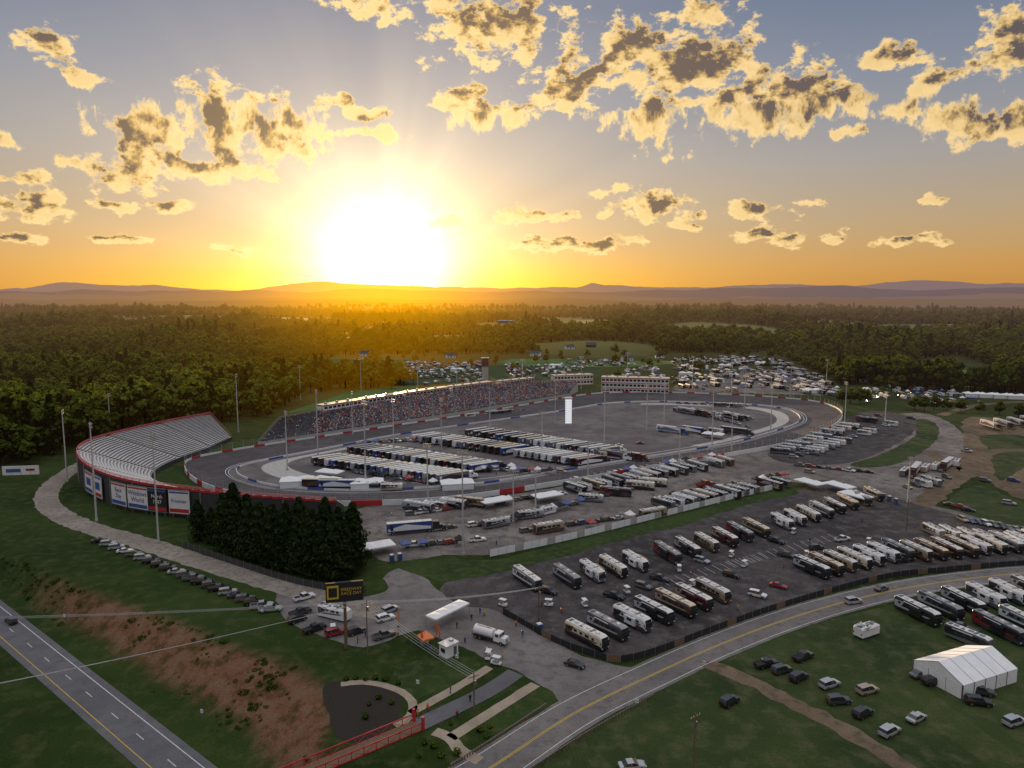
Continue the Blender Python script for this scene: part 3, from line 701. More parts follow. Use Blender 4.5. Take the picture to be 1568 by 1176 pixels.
put('tanker_truck',tanker(),748,972,62,18,1.3)
for i in range(21):
    t=i/20; pcar(152+t*262,827+t*105,30,-3,jit=.12,c=random.choice(('black','charcoal','silver','grey','black','white','silver')))
for u,v,k,c in((460,937,'pickup','charcoal'),(466,914,'pickup','white'),(482,962,'pickup','black'),(513,968,'suv','red'),(545,966,'suv','black'),(597,933,'suv','silver'),(590,946,'suv','white'),(588,972,'pickup','grey'),(411,931,'sedan','silver'),(455,948,'suv','black')):
    pcar(u,v,30,-10,k,c,.2)
put('travel_trailer',TRV[0],512,937,60,14,1.6)
p=G(17,950,LOW+.7); obj('dark_car',CARS['suv','black'],(p.x,p.y,LOW+.05),math.atan2(hd.y,hd.x)-math.pi/2)
for u,v,k,c,dx,dv in((1117,1073,'suv','black',30,-14),(1174,1016,'pickup','black',40,-8),(1197,1025,'suv','charcoal',40,-12),(1230,1005,'pickup','black',40,-14),(1223,1036,'suv','black',30,-12),(1270,1047,'suv','silver',30,-10),(1284,1072,'suv','charcoal',30,-3),(1328,1056,'suv','tan',30,-8),(1321,1091,'suv','black',30,-16),(1362,1119,'suv','silver',28,-14),(1403,1098,'sedan','silver',30,-16),(1408,1031,'sedan','grey',40,-10),(1430,1043,'suv','black',40,-6),(1502,1058,'suv','charcoal',30,5),(1498,1074,'suv','black',40,5),(1553,1104,'suv','silver',30,-12),(968,1171,'sedan','silver',30,-3),(1350,900,'sedan','grey',30,-8)):
    pcar(u,v,dx,dv,k,c)
put('marquee_tent',bigtent(11,17,3.0,2.4),1477,1024,60,-18,2)
put('travel_trailer',rv_mesh(6.5,2.7,False,1).mesh('cargo_trailer',{'PAINT':'paint_white','PAINT2':'paint_white','STRIPE':'paint_white','ROOF':'roof_white'}),1327,965,30,-10,1.3)
for i,(u,v,k) in enumerate(((1405,935,2),(1440,927,5),(1475,920,2),(1510,912,7),(1545,906,0),(1580,902,2),(1530,960,10),(1570,952,8),(1610,945,2))):
    put('motorhome',RVS[k],u,v,80,40,1.8,.03)
for u,v in((1470,960),(1495,972),(1590,990)): pcar(u,v,60,20)
put('travel_trailer',TRV[4],1483,975,60,24,1.6)
def row(kind,a,b_,n,dx,dv,jit=.05,skip=.08,zc=1.8):
    for i in range(n):
        if random.random()<skip: continue
        t=i/(n-1); u=a[0]+(b_[0]-a[0])*t;v=a[1]+(b_[1]-a[1])*t
        k=random.choice(kind) if isinstance(kind,list) else kind
        if k=='rv': put('motorhome',random.choice(RVS),u,v,dx,dv,zc,jit)
        elif k=='tr': put('travel_trailer',random.choice(TRV),u,v,dx,dv,1.6,jit)
        elif k=='ha': put('race_hauler',random.choice(HAUL),u,v,dx,dv,2.2,jit)
        elif k=='car': pcar(u,v,dx,dv,jit=jit)
        elif k=='can': put('canopy_tent',random.choice(CAN),u,v,dx,dv,1.5,jit)
row(['rv','rv','tr','rv'],(880,747),(1110,705),17,-40,-12)
row(['car','car','can'],(870,735),(1100,697),24,-40,-12,.2,.2)
row(['rv','tr','rv'],(640,775),(720,768),4,-60,-8)
row(['rv','tr','car'],(905,762),(1000,738),6,60,5)
row(['rv','rv','tr'],(1015,770),(1195,738),12,-50,-14)
row(['car','car','tr'],(690,806),(760,800),5,60,-10)
row(['car','car','can'],(1000,765),(1200,728),20,30,16,.1)
row(['car','can','car','rv'],(805,812),(1000,785),12,60,-10)
row(['can','car'],(620,835),(745,825),10,60,-6,.2)
row(['car','can','tr'],(780,795),(900,765),12,60,-10,.2)
row(['car','can','car'],(630,786),(860,755),18,60,-10,.3,.2)
put('race_hauler',HAUL[8],638,806,70,-6,2.2)
for u,v,m_ in((758,768,CAN6),(838,760,CAN6),(574,838,CAN6),(905,800,CAN[1])): put('canopy_tent',m_,u,v,60,-10,2)
for u,v in((1240,740),(1285,745),(1310,760)): put('canopy_tent',CAN6,u,v,60,16,2)
put('fire_truck',CARS['pickup','red'],1080,742,60,-10,.8,0,1.5)
row(['tr','rv','tr','car'],(1195,690),(1345,636),18,50,6,.08,.05)
row(['tr','car','tr'],(1215,699),(1365,648),19,50,6,.08,.05,1.6)
row(['car'],(1225,712),(1330,722),8,40,4)
row(['ha','tr'],(1385,722),(1465,708),6,-30,20,.1,0)
row(['car','tr'],(1390,745),(1450,730),6,30,10)
for i in range(4): put('race_hauler',HAUL[0],1518+i*20,650-i*2,40,12,2.4)
for u,v in((1508,735),(1480,690),(1455,772),(1470,776),(1483,780),(1545,770),(1552,735),(1240,722),(1300,720),(1395,640),(1420,620),(1440,616),(1475,622)): pcar(u,v,40,6)
row(['car'],(1475,795),(1568,812),9,20,10)
# infield
row('ha',(508,702),(700,729),20,40,-6,.015,.04)
row('ha',(560,686),(748,714),20,40,-6,.015,.04)
row('ha',(655,668),(908,705),25,40,-6,.015,.04)
row('ha',(735,660),(935,690),18,40,-6,.015,.06)
row(['ha','rv'],(915,694),(965,698),5,60,8,.02,0)
row(['car','car','can'],(545,722),(700,744),22,30,10,.2,.1)
row(['car','can'],(630,690),(790,716),24,30,10,.2,.15)
row(['car','can'],(740,718),(860,722),14,60,3,.2,.1)
row(['car','can'],(560,678),(650,672),12,30,4,.2)
row(['ha','tr','car'],(500,740),(600,745),5,60,0,.1,.3)
for u,v in((455,737),(562,740),(700,741)): put('marquee_tent',CANW,u,v,60,-3,2)
for u,v in((505,724),(1092,666),(500,735)): put('canopy_tent',CAN6,u,v,60,6,2)
row(['tr','ha'],(1030,658),(1130,660),4,60,8); row(['car','tr','can','ha'],(1040,628),(1150,640),22,50,10,.2); row(['car'],(1095,640),(1145,652),8,30,10,.2)
row(['car','tr'],(720,636),(800,628),7,60,-8); row(['car','tr'],(1040,617),(1140,621),9,60,2); row(['car'],(870,690),(980,678),8,60,2,.4,.3)
def fill(px,n,ang,kinds=('car',),thr=-.12):
    P=[G(*p) for p in px]; x0=min(p.x for p in P);x1=max(p.x for p in P);y0=min(p.y for p in P);y1=max(p.y for p in P)
    sl=[]
    R_=max(x1-x0,y1-y0)
    ca,sa=math.cos(ang),math.sin(ang); cx_,cy_=(x0+x1)/2,(y0+y1)/2
    a=-R_
    while a<R_:
        b_=-R_;
        while b_<R_:
            x_=cx_+a*ca-b_*sa;y_=cy_+a*sa+b_*ca
            if inpoly(x_,y_,P) and noise.noise(Vector((x_*.015,y_*.015,3)))>thr: sl.append((x_,y_))
            b_+=12
        a+=3.1
    random.shuffle(sl)
    for x_,y_ in sl[:n]:
        k=random.choice(kinds)
        if k=='car': kk,c=rcar(); obj(NM[kk],CARS[kk,c],(x_,y_,.03),ang+random.choice((0,math.pi)))
        elif k=='tr': obj('travel_trailer',random.choice(TRV),(x_,y_,.03),ang)
        elif k=='rv': obj('motorhome',random.choice(RVS),(x_,y_,.03),ang)
        else: obj('canopy_tent',random.choice(CAN+[CAN[0]]),(x_,y_,.03),ang)
fill([(640,592),(560,572),(600,556),(745,556),(745,584)],280,R(20),('car','car','car','tr','can'),-.3)
fill([(770,552),(925,552),(1010,566),(1020,590),(915,576),(780,580)],280,R(10),('car','car','tr','can'),-.2)
fill([(1030,550),(1180,546),(1225,566),(1285,592),(1280,606),(1030,596)],460,R(5),('car','car','tr','rv','can'),-.3)
fill([(1300,605),(1345,592),(1490,604),(1500,618),(1340,622)],110,R(-10),('car','car','tr','can'),-.3)
fill([(440,566),(560,548),(600,550),(560,566)],50,R(20))
for n_ in range(4): put('marquee_tent',CANW,1490+n_*22,604+n_*1,60,2,2)
for u,v in((1050,572),(1110,560),(1165,556),(700,566),(850,560),(1245,598)): put('marquee_tent',CANW,u,v,60,2,2)
# ---------------------------------------------------------------- fences, rails
def banner_fence(name,P,h,mats,postm='steel',step=3.0):
    P=resample(P,max(2,int(plen(P)/step)));mb=MB()
    for i,(a,b_) in enumerate(zip(P,P[1:])):
        d=b_-a;c=(a+b_)/2;rz=math.atan2(d.y,d.x);L=d.length
        mb.box(c.x,c.y,h/2+.05,L*.97,.05,h-.1,mats[i%len(mats)],rz)
        mb.cyl((a.x,a.y,0),(a.x,a.y,h+.25),.05,.05,5,postm)
    return obj(name,mb.mesh(name))
banner_fence('banner_fence',cat([G(*p) for p in((750,853),(850,832),(950,808),(1060,780),(1140,760),(1205,745))],False,6),2.4,['fabric_white','fabric_white','fabric_white','concrete'])
banner_fence('perimeter_fence',cat([G(*p) for p in((770,940),(850,985),(905,1005),(945,1015),(1000,1003),(1100,965),(1200,930),(1350,888),(1450,876),(1568,866),(1700,862))],False,6),1.7,['banner_black','banner_black','banner_black','banner_black','banner_black','wood'])
banner_fence('perimeter_fence',cat([G(*p) for p in((280,838),(350,862),(430,888),(490,902),(560,908))],False,6),2.0,['dark_struct'])
def guardrail(px):
    P=resample(cat([G(*p) for p in px],False,6),40);mb=MB()
    for a,b_ in zip(P,P[1:]):
        d=b_-a;c=(a+b_)/2;rz=math.atan2(d.y,d.x); mb.box(c.x,c.y,.62,d.length+.02,.06,.3,'steel',rz); mb.box(a.x,a.y,.4,.14,.2,.8,'wood',rz)
    obj('guardrail',mb.mesh('guardrail'))
guardrail([(690,1176),(760,1132),(836,1082)]); guardrail([(815,1180),(900,1125),(1000,1068)])
# ---------------------------------------------------------------- poles
def flood(h,n=6,double=True):
    mb=MB(); mb.cyl((0,0,0),(0,0,h),.34,.18,10,'galvanised'); mb.box(0,0,.4,.9,.9,.8,'concrete')
    for z_ in((h-.4,h-1.6) if double else (h-.3,)):
        mb.box(0,0,z_,3.6,.18,.18,'galvanised')
        for i in range(n):
            x_=-1.6+3.2*i/(n-1); mb.box(x_,-.3,z_+.35,.5,.3,.5,'steel',0,.85); mb.box(x_,-.47,z_+.33,.4,.03,.42,'lamp_face')
    return mb.mesh('floodlight_pole')
for u,vb,vt in((103,738,628),(148,798,648),(170,672,603),(262,640,588),(243,832,665),(365,662,573),(460,612,560),(553,600,548),(487,700,598),(560,745,615),(603,700,612),(676,690,610),(925,690,592),(1017,648,588),(709,850,690),(786,800,720),(700,625,560),(640,610,552),(1180,660,590),(960,600,540),(1060,600,545),(1120,600,545),(1293,652,585),(1210,608,555),(800,605,550),(890,596,546),(830,700,630),(750,668,600),(1120,692,630),(1265,590,550),(655,770,680),(900,735,660),(1040,712,650),(1090,690,600),(1355,650,600),(1390,770,700),(850,650,580),(990,660,590),(540,668,600),(440,720,630),(1140,625,560),(820,790,720)):
    p=G(u,vb); r=ray(u,vt); t=p.y/r[1]; h=max(12,min(38,CAMH+r[2]*t))
    obj('floodlight_pole',flood(h,5,h>16),(p.x,p.y,0),math.atan2(cx.y-p.y,cx.x-p.x)+math.pi/2)
def utility(u,v,h):
    p=G(u,v);mb=MB(); mb.cyl((0,0,0),(0,0,h),.17,.11,8,'wood'); mb.box(0,0,h-.7,2.4,.12,.14,'wood'); 
    for x_ in(-1.05,-.4,.4,1.05): mb.cyl((x_,0,h-.62),(x_,0,h-.35),.05,.05,6,'lamp_clear')
    mb.cyl((.3,0,h-2.6),(.3,0,h-1.6),.22,.22,8,'steel')
    obj('utility_pole',mb.mesh('utility_pole'),(p.x,p.y,0),R(35)); return V((p.x,p.y,h-.4))
pa=utility(563,1003,13);pb=utility(825,950,9);pc=utility(1062,1185,11);pd=utility(1388,812,11);pe=utility(726,1090,8)
mbw=MB()
for a,b_ in [(pa,pb),(pa,pe),(pa,G(-300,1010)+V((0,0,9))),(pa,G(-200,1150)+V((0,0,8)))]:
    for off in(-1,-.3,.4,1):
        pr=None
        for i in range(13):
            t=i/12;p=a.lerp(b_,t)+V((off*.8,off*.6,-2.2*4*t*(1-t)*(.4)))
            if pr is not None: mbw.cyl(pr,p,.028,.028,3,'galvanised',False)
            pr=p
obj('power_lines',mbw.mesh('power_lines'))
p=G(870,651);mb=MB()
mb.box(0,0,.4,5.0,2.4,.8,'concrete');mb.box(0,0,9,4.4,1.7,16.6,'steel')
for i in range(11): mb.box(0,-.9,1.9+i*1.42,4.1,.08,1.22,'pylon_screen'); mb.box(0,.9,1.9+i*1.42,4.1,.08,1.22,'pylon_screen')
mb.box(0,0,17.5,4.9,2.1,.8,'paint_white'); obj('scoring_pylon',mb.mesh('scoring_pylon'),(p.x,p.y,0),R(5))
p=G(530,992);mb=MB(); mb.cyl((0,0,0),(0,0,15.5),.4,.32,10,'wood'); mb.box(0,0,13.6,8.4,.7,4.6,'banner_black'); mb.box(-2.6,-.37,13.7,2.6,.06,3.2,'paint_yellow'); mb.box(-2.6,-.41,13.7,1.9,.06,2.2,'banner_black')
o=obj('entrance_sign',mb.mesh('entrance_sign'),(p.x,p.y,0),R(14)); text('SPEEDWAY\nRACE DAY',(1.5,-.4,13.7),0,.95,'paint_yellow',o)
put('entrance_canopy',canopy_mesh(3.4,12,3.2,'fabric_white',False,.5).mesh('entrance_canopy'),686,934,62,-30,3)
def booth():
    mb=MB(); mb.box(0,0,1.4,2.6,3.4,2.6,'paint_white'); mb.box(0,0,2.8,3.0,3.8,.2,'roof_white'); mb.box(0,-1.71,1.5,1.4,.05,1,'glass_dark'); mb.box(-1.31,0,1.5,.05,1.6,1,'glass_dark'); mb.box(1.31,.8,1.15,.05,.9,2.0,'paint_grey'); mb.box(0,.8,3.1,.8,.8,.5,'steel'); mb.box(0,0,.06,2.9,3.7,.12,'concrete'); return mb.mesh('ticket_booth')
put('ticket_booth',booth(),687,993,30,-14,1.4)
CANO=canopy_mesh(3,3,2.3,'paint_orange').mesh('canopy_tent')
put('canopy_tent',CANO,652,980,30,-8,1.4)
def flag():
    mb=MB(); mb.cyl((0,0,0),(0,0,4.4),.04,.02,5,'steel')
    pts=[(0.03,0,1.0),(.75,.02,1.2),(.85,.06,3.2),(.6,.04,4.1),(.03,0,4.4)]; mb.face(pts,'paint_orange'); mb.box(0,0,.05,.6,.6,.1,'rubber'); return mb.mesh('feather_flag')
FL=flag()
for u,v in((645,992),(672,985),(668,978),(610,960)): put('feather_flag',FL,u,v,30,-8,0)
def portajohn():
    mb=MB(); mb.box(0,0,1.1,1.1,1.2,2.1,'paint_blue'); mb.box(0,0,2.22,1.2,1.3,.18,'roof_white',0,.8); mb.box(0,-.61,1.1,.8,.03,1.8,'paint_grey'); mb.cyl((.4,.4,2.2),(.4,.4,2.6),.05,.05,6,'paint_grey'); return mb.mesh('portable_toilet')
PJ=portajohn()
for u,v in((826,962),(1328,752),(1340,756),(1352,760),(1362,764),(1372,768),(600,855),(612,853)): put('portable_toilet',PJ,u,v,30,-8,1)
def roadsign(mat='paint_white'):
    mb=MB(); mb.cyl((0,0,0),(0,0,2.5),.04,.04,5,'steel'); mb.box(0,-.05,2.3,.7,.04,.8,mat); mb.box(0,-.075,2.3,.5,.01,.12,'banner_black'); return mb.mesh('road_sign')
RS=roadsign()
for u,v in((100,955),(310,1105),(975,1090),(1078,1030),(640,1060),(700,1020)):
    p=G(u,v) if u>350 else G(u,v,LOW+1.5); obj('road_sign',RS,(p.x,p.y,p.z),R(-20))
a=G(640,1112);b_=G(430,1200);d=b_-a;L=d.length;mb=MB()
mb.box(0,-L/2,.12,3.2,L,.2,'wood')
for sx in(-1.7,1.7):
    for z_ in(.1,1.5): mb.box(sx,-L/2,z_,.16,L,.18,'red_trim')
    n=int(L/2.2)
    for i in range(n+1):
        y_=-L*i/n; mb.box(sx,y_,.8,.12,.12,1.4,'red_trim')
        if i<n:
            y2=-L*(i+1)/n; q=((sx,y_,.15),(sx,y2,1.45)) if i%2 else ((sx,y_,1.45),(sx,y2,.15)); mb.cyl(q[0],q[1],.05,.05,5,'red_trim')
for y_ in(-.5,-L*.5,-L+1): mb.box(0,y_,-3,3.0,.6,6,'concrete')
for sx in(-1.7,1.7): mb.box(sx,.1,1.3,.5,.5,2.6,'red_trim')
obj('footbridge',mb.mesh('footbridge'),(a.x,a.y,.05),math.atan2(d.y,d.x)+math.pi/2)
p=G(33,735);mb=MB(); 
for x_ in(-4,0,4): mb.cyl((x_,0,0),(x_,0,5),.18,.18,6,'wood')
mb.box(0,0,4.4,15,.3,4.0,'white_wall'); mb.box(-3,-.17,4.4,6,.05,1.6,'wall_blue'); mb.box(4,-.17,4.6,3.6,.05,1.0,'paint_red'); obj('roadside_billboard',mb.mesh('roadside_billboard'),(p.x,p.y,0),R(8))
def house(w,l,h,wm,rm):
    mb=MB(); mb.box(0,0,h/2,w,l,h,wm)
    mb.face([(-w/2-.4,-l/2-.4,h),(w/2+.4,-l/2-.4,h),(w/2+.4,0,h+w*.28),(-w/2-.4,0,h+w*.28)],rm); mb.face([(w/2+.4,l/2+.4,h),(-w/2-.4,l/2+.4,h),(-w/2-.4,0,h+w*.28),(w/2+.4,0,h+w*.28)],rm)
    for sx in(-1,1): mb.face([(sx*w/2,-l/2,h),(sx*w/2,l/2,h),(sx*w/2,0,h+w*.27)],wm)
    for k in(-.33,0,.33): mb.box(w*k,-l/2-.01,h*.5,1.4,.06,1.4 if k else 2.2,'glass_dark')
    mb.box(w*.3,l*.15,h+w*.25,.9,.9,2,'brick_red'); return mb.mesh('house')
for u,v,w in((872,536,14),(905,533,16),(960,552,14),(1010,548,12),(500,560,14),(1330,585,16),(690,548,12),(30,655,14),(820,545,14),(1240,556,14),(560,545,14)):
    p=G(u,v); obj('brick_house' if u%2 else 'farm_house',house(w,9,3.4,'brick_red' if u%2 else 'white_wall','shingle'),(p.x,p.y,far_h(p.x,p.y)),R(random.uniform(-30,30)))
for u,v,w in((775,499,50),(805,501,40)):
    p=G(u,v); mb=MB(); mb.box(0,0,4,w,26,8,'roof_grey'); mb.box(0,0,8.3,w+1,27,.6,'roof_white')
    for k in range(5): mb.box(-w*.4+k*w*.2,-13.02,2,4,.1,4,'paint_grey')
    obj('warehouse',mb.mesh('warehouse'),(p.x,p.y,far_h(p.x,p.y)),R(5))
# ---------------------------------------------------------------- trees
def leafmat(name,c1,c2,tr=.3,hz=True):
    m,nt,b,o=newmat(name); nt.nodes.remove(b)
    oi=nt.nodes.new('ShaderNodeObjectInfo')
    n=noi(nt,oi.outputs['Location'],.006,2)
    f=mth(nt,'ADD',mth(nt,'MULTIPLY',oi.outputs['Random'],.55),mapr(nt,n,.35,.65,-.15,.6),clamp=True)
    c=mixc(nt,f,c1,c2)
    d=nt.nodes.new('ShaderNodeBsdfDiffuse'); t=nt.nodes.new('ShaderNodeBsdfTranslucent'); nt.links.new(c,d.inputs[0])
    nt.links.new(vmt(nt,'MULTIPLY',c,(1.4,1.2,.4)),t.inputs[0])
    mx=nt.nodes.new('ShaderNodeMixShader'); mx.inputs[0].default_value=tr; nt.links.new(d.outputs[0],mx.inputs[1]); nt.links.new(t.outputs[0],mx.inputs[2])
    if hz: paint_haze(nt,mx.outputs[0],o,m)
    else: nt.links.new(mx.outputs[0],o.inputs['Surface'])
    MATS[name]=m
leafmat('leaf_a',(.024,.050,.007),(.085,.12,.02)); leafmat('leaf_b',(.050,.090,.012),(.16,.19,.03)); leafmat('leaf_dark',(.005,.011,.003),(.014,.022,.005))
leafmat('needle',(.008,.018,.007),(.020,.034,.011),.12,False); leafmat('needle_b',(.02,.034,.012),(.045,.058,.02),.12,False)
def leaves(mb,c,r,n,s,mats,flat=.8):
    for _ in range(n):
        d=V((random.gauss(0,1),random.gauss(0,1),random.gauss(0,1))).normalized()
        k=r*random.uniform(.6,1.08); p=c+V((d.x*k,d.y*k,d.z*k*flat))
        nrm=(d+V((random.uniform(-.7,.7),random.uniform(-.7,.7),random.uniform(-.4,.9)))).normalized()
        a=nrm.orthogonal().normalized(); a=(Matrix.Rotation(random.uniform(0,6.28),3,nrm)@a); b_=nrm.cross(a); q=s*random.uniform(.6,1.3)
        mb.face([p-a*q*.5-b_*q*.3,p+a*q*.15-b_*q*.5,p+a*q*.55+b_*q*.1,p-a*q*.05+b_*q*.5],random.choice(mats) if d.z>-.2 else 'leaf_dark')  # undersides get the dark leaf colour: shade painted into each clump
def broadleaf(h,nb,per,s,wide=1.0):
    mb=MB(); mb.cyl((0,0,-.5),(0,0,h*.55),h*.026,h*.012,7,'bark',False)
    for i in range(nb):
        t=random.uniform(0,6.28); rr=h*.27*wide*math.sqrt(random.random()); z_=h*random.uniform(.34,.84); rr*=1.15 if z_<h*.65 else .7
        c=V((rr*math.cos(t),rr*math.sin(t),z_)); r=h*random.uniform(.12,.20)
        if i<6: mb.cyl((0,0,h*random.uniform(.25,.45)),c,h*.01,h*.004,5,'bark',False)
        mt=['leaf_b','leaf_b','leaf_a'] if z_>h*.66 else (['leaf_a','leaf_b'] if z_>h*.5 else ['leaf_a','leaf_dark'])  # crown tops paler, lower clumps darker: light and shade painted into leaf colour
        leaves(mb,c,r,per,s,mt)
    leaves(mb,V((0,0,h*.88)),h*.13,per,s,['leaf_b','leaf_b','leaf_a'])
    return mb
def conifer(h,r,n,s,A_='needle',B_='needle_b'):
    mb=MB(); mb.cyl((0,0,-.3),(0,0,h*.95),h*.018,.04,7,'bark',False)
    for i in range(n):
        t=random.random()**.8; z_=h*(.06+.94*t); 
        env=r*min(1,(1-t)*1.7+.10)**.8*(.82+.18*math.sin(z_*2.3)); a=random.uniform(0,6.28); lob=1+.25*math.sin(a*4+z_*1.1)
        k=env*lob*random.uniform(.55,1.05); d=V((math.cos(a),math.sin(a),.35)).normalized(); p=V((k*math.cos(a),k*math.sin(a),z_-k*.12))
        nrm=(d+V((random.uniform(-.6,.6),random.uniform(-.6,.6),random.uniform(-.3,.7)))).normalized(); aa=nrm.orthogonal().normalized(); aa=Matrix.Rotation(random.uniform(0,6.28),3,nrm)@aa; bb=nrm.cross(aa); q=s*random.uniform(.6,1.3)
        mb.face([p-aa*q*.5,p+bb*q*.35,p+aa*q*.5,p-bb*q*.35],random.choice((A_,A_,B_)))
    for i in range(12):
        a=random.uniform(0,6.28);z_=h*random.uniform(.1,.7); mb.cyl((0,0,z_),(r*.7*math.cos(a),r*.7*math.sin(a),z_+.4),.07,.02,4,'bark',False)
    return mb
protos=bpy.data.collections.new('forest_trees')
for i in range(6):
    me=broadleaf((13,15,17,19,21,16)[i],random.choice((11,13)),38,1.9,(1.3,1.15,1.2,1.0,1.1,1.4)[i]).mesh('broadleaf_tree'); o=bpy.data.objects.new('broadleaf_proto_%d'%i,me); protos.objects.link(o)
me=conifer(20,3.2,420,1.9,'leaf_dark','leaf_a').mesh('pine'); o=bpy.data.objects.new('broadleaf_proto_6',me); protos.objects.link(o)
def instancer(name,pts,rots,scl,idx,coll):
    me=bpy.data.meshes.new(name); me.from_pydata([tuple(p) for p in pts],[],[])
    a=me.attributes.new('rot','FLOAT_VECTOR','POINT'); a.data.foreach_set('vector',np.array([(0,0,r) for r in rots],dtype=np.float32).ravel())
    a=me.attributes.new('scl','FLOAT','POINT'); a.data.foreach_set('value',np.array(scl,dtype=np.float32))
    a=me.attributes.new('idx','INT','POINT'); a.data.foreach_set('value',np.array(idx,dtype=np.int32))
    o=obj(name,me); ng=bpy.data.node_groups.new(name+'_nodes','GeometryNodeTree')
    ng.interface.new_socket('Geometry',in_out='INPUT',socket_type='NodeSocketGeometry'); ng.interface.new_socket('Geometry',in_out='OUTPUT',socket_type='NodeSocketGeometry')
    gi=ng.nodes.new('NodeGroupInput');go=ng.nodes.new('NodeGroupOutput');ip=ng.nodes.new('GeometryNodeInstanceOnPoints');ci=ng.nodes.new('GeometryNodeCollectionInfo')
    ci.inputs['Collection'].default_value=coll; ci.inputs['Separate Children'].default_value=True; ci.inputs['Reset Children'].default_value=True
    def na(n,t):
        x=ng.nodes.new('GeometryNodeInputNamedAttribute'); x.data_type=t; x.inputs['Name'].default_value=n
        return [q for q in x.outputs if q.enabled and q.name=='Attribute'][0]
    ng.links.new(gi.outputs[0],ip.inputs['Points']); ng.links.new(ci.outputs[0],ip.inputs['Instance']); ip.inputs['Pick Instance'].default_value=True
    ng.links.new(na('idx','INT'),ip.inputs['Instance Index']); ng.links.new(na('rot','FLOAT_VECTOR'),ip.inputs['Rotation']); ng.links.new(na('scl','FLOAT'),ip.inputs['Scale'])
    ng.links.new(ip.outputs[0],go.inputs[0]); md=o.modifiers.new('instances','NODES'); md.node_group=ng
    return o
g2=lambda u,v:(G(u,v).x,G(u,v).y)
openp=[(-600,100),(-600,300),(-330,300),(-258,300),(-240,350),(-228,410),(-195,452),(-165,475),g2(440,620),g2(480,602),g2(520,596),g2(650,590),g2(560,577),g2(440,572),g2(425,560),g2(520,545),g2(640,543),g2(760,543),g2(930,543),g2(1020,542),g2(1180,541),g2(1230,562),g2(1290,590),g2(1330,588),g2(1400,598),g2(1568,608),g2(1750,620),(700,300),(700,-200),(-600,-200)]
clear=[[g2(1380,568),g2(1410,550),g2(1470,546),g2(1565,578),g2(1540,594),g2(1440,592)]]
cand=[];y=240.0
while y<5200:
    s=max(9.5,y*.0115); n=int((1.7*y+260)/s)
    for i in range(n):
        x=-(.85*y+130)+(i+random.uniform(-.2,1.2))*s; cand.append((x,y+random.uniform(-.6,.6)*s,s))
    y+=s
C=np.array(cand); keep=~inpoly_np(C[:,0],C[:,1],openp)
for c_ in clear: keep&=~inpoly_np(C[:,0],C[:,1],c_)
for fx,fy,rx,ry in FIELDS: keep&=~(((C[:,0]-fx)/rx)**2+((C[:,1]-fy)/ry)**2<1.0)
C=C[keep]; fp=[];fs=[];fi=[]
for x,y,s in C:
    nz=noise.noise(Vector((x*.006,y*.004,7)))
    fp.append((x,y,far_h(x,y)-.3)); fs.append(random.uniform(.5,1.2)*(1+nz*.7)*(1 if s<12 else min(1.4,(s/12)**.7)) ); fi.append(6 if random.random()<.05+max(0,nz)*.25 else random.randrange(6))
for _ in range(120):
    u=random.uniform(430,1300); v=random.uniform(543,590)
    p=G(u,v)
    if v<548+random.random()*30 or abs(u-960)<25: fp.append((p.x,p.y,0)); fs.append(random.uniform(.4,.85)); fi.append(random.randrange(6))
instancer('forest',fp,[random.uniform(0,6.28) for _ in fp],fs,fi,protos)
print('forest',len(fp))
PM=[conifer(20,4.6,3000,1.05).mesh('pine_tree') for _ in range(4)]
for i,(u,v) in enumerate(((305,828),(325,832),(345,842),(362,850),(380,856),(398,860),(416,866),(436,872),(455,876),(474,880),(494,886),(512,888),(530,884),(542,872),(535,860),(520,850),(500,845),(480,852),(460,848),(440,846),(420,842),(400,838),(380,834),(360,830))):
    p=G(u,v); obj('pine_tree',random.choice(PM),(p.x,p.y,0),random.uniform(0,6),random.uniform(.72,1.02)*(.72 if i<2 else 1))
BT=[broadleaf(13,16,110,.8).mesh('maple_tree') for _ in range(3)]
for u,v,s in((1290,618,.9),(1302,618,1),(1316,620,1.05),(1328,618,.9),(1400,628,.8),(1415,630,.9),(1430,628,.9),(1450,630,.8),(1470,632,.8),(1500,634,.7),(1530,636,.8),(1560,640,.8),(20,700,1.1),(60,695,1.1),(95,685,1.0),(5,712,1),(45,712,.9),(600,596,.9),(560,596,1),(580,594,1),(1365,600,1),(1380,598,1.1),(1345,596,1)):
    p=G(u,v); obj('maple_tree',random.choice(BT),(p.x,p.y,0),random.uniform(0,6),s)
SH=MB(); leaves(SH,V((0,0,.5)),.7,90,.35,['leaf_a','leaf_b'],.9); SH.cyl((0,0,0),(0,0,.5),.06,.03,5,'bark'); SHM=SH.mesh('shrub')
for u,v in((545,1040),(560,1042),(575,1040),(590,1042),(610,1048),(530,1042),(580,1070),(565,1080),(600,1078),(650,1140),(665,1145),(700,1155),(735,1120),(750,1115),(745,1130),(690,1110),(675,1160),(640,1160),(640,1095),(560,1100)):
    p=G(u,v); obj('shrub',SHM,(p.x,p.y,.03),random.uniform(0,6),random.uniform(.6,1.2))
wp=[];ws=[]
wc=bpy.data.collections.new('bank_plants')
for i in range(3):
    mb=MB(); leaves(mb,V((0,0,.25)),.8,70,.3,['leaf_a','leaf_b'] if i else ['leaf_a','leaf_a'],.45); wc.objects.link(bpy.data.objects.new('tuft_%d'%i,mb.mesh('tuft')))
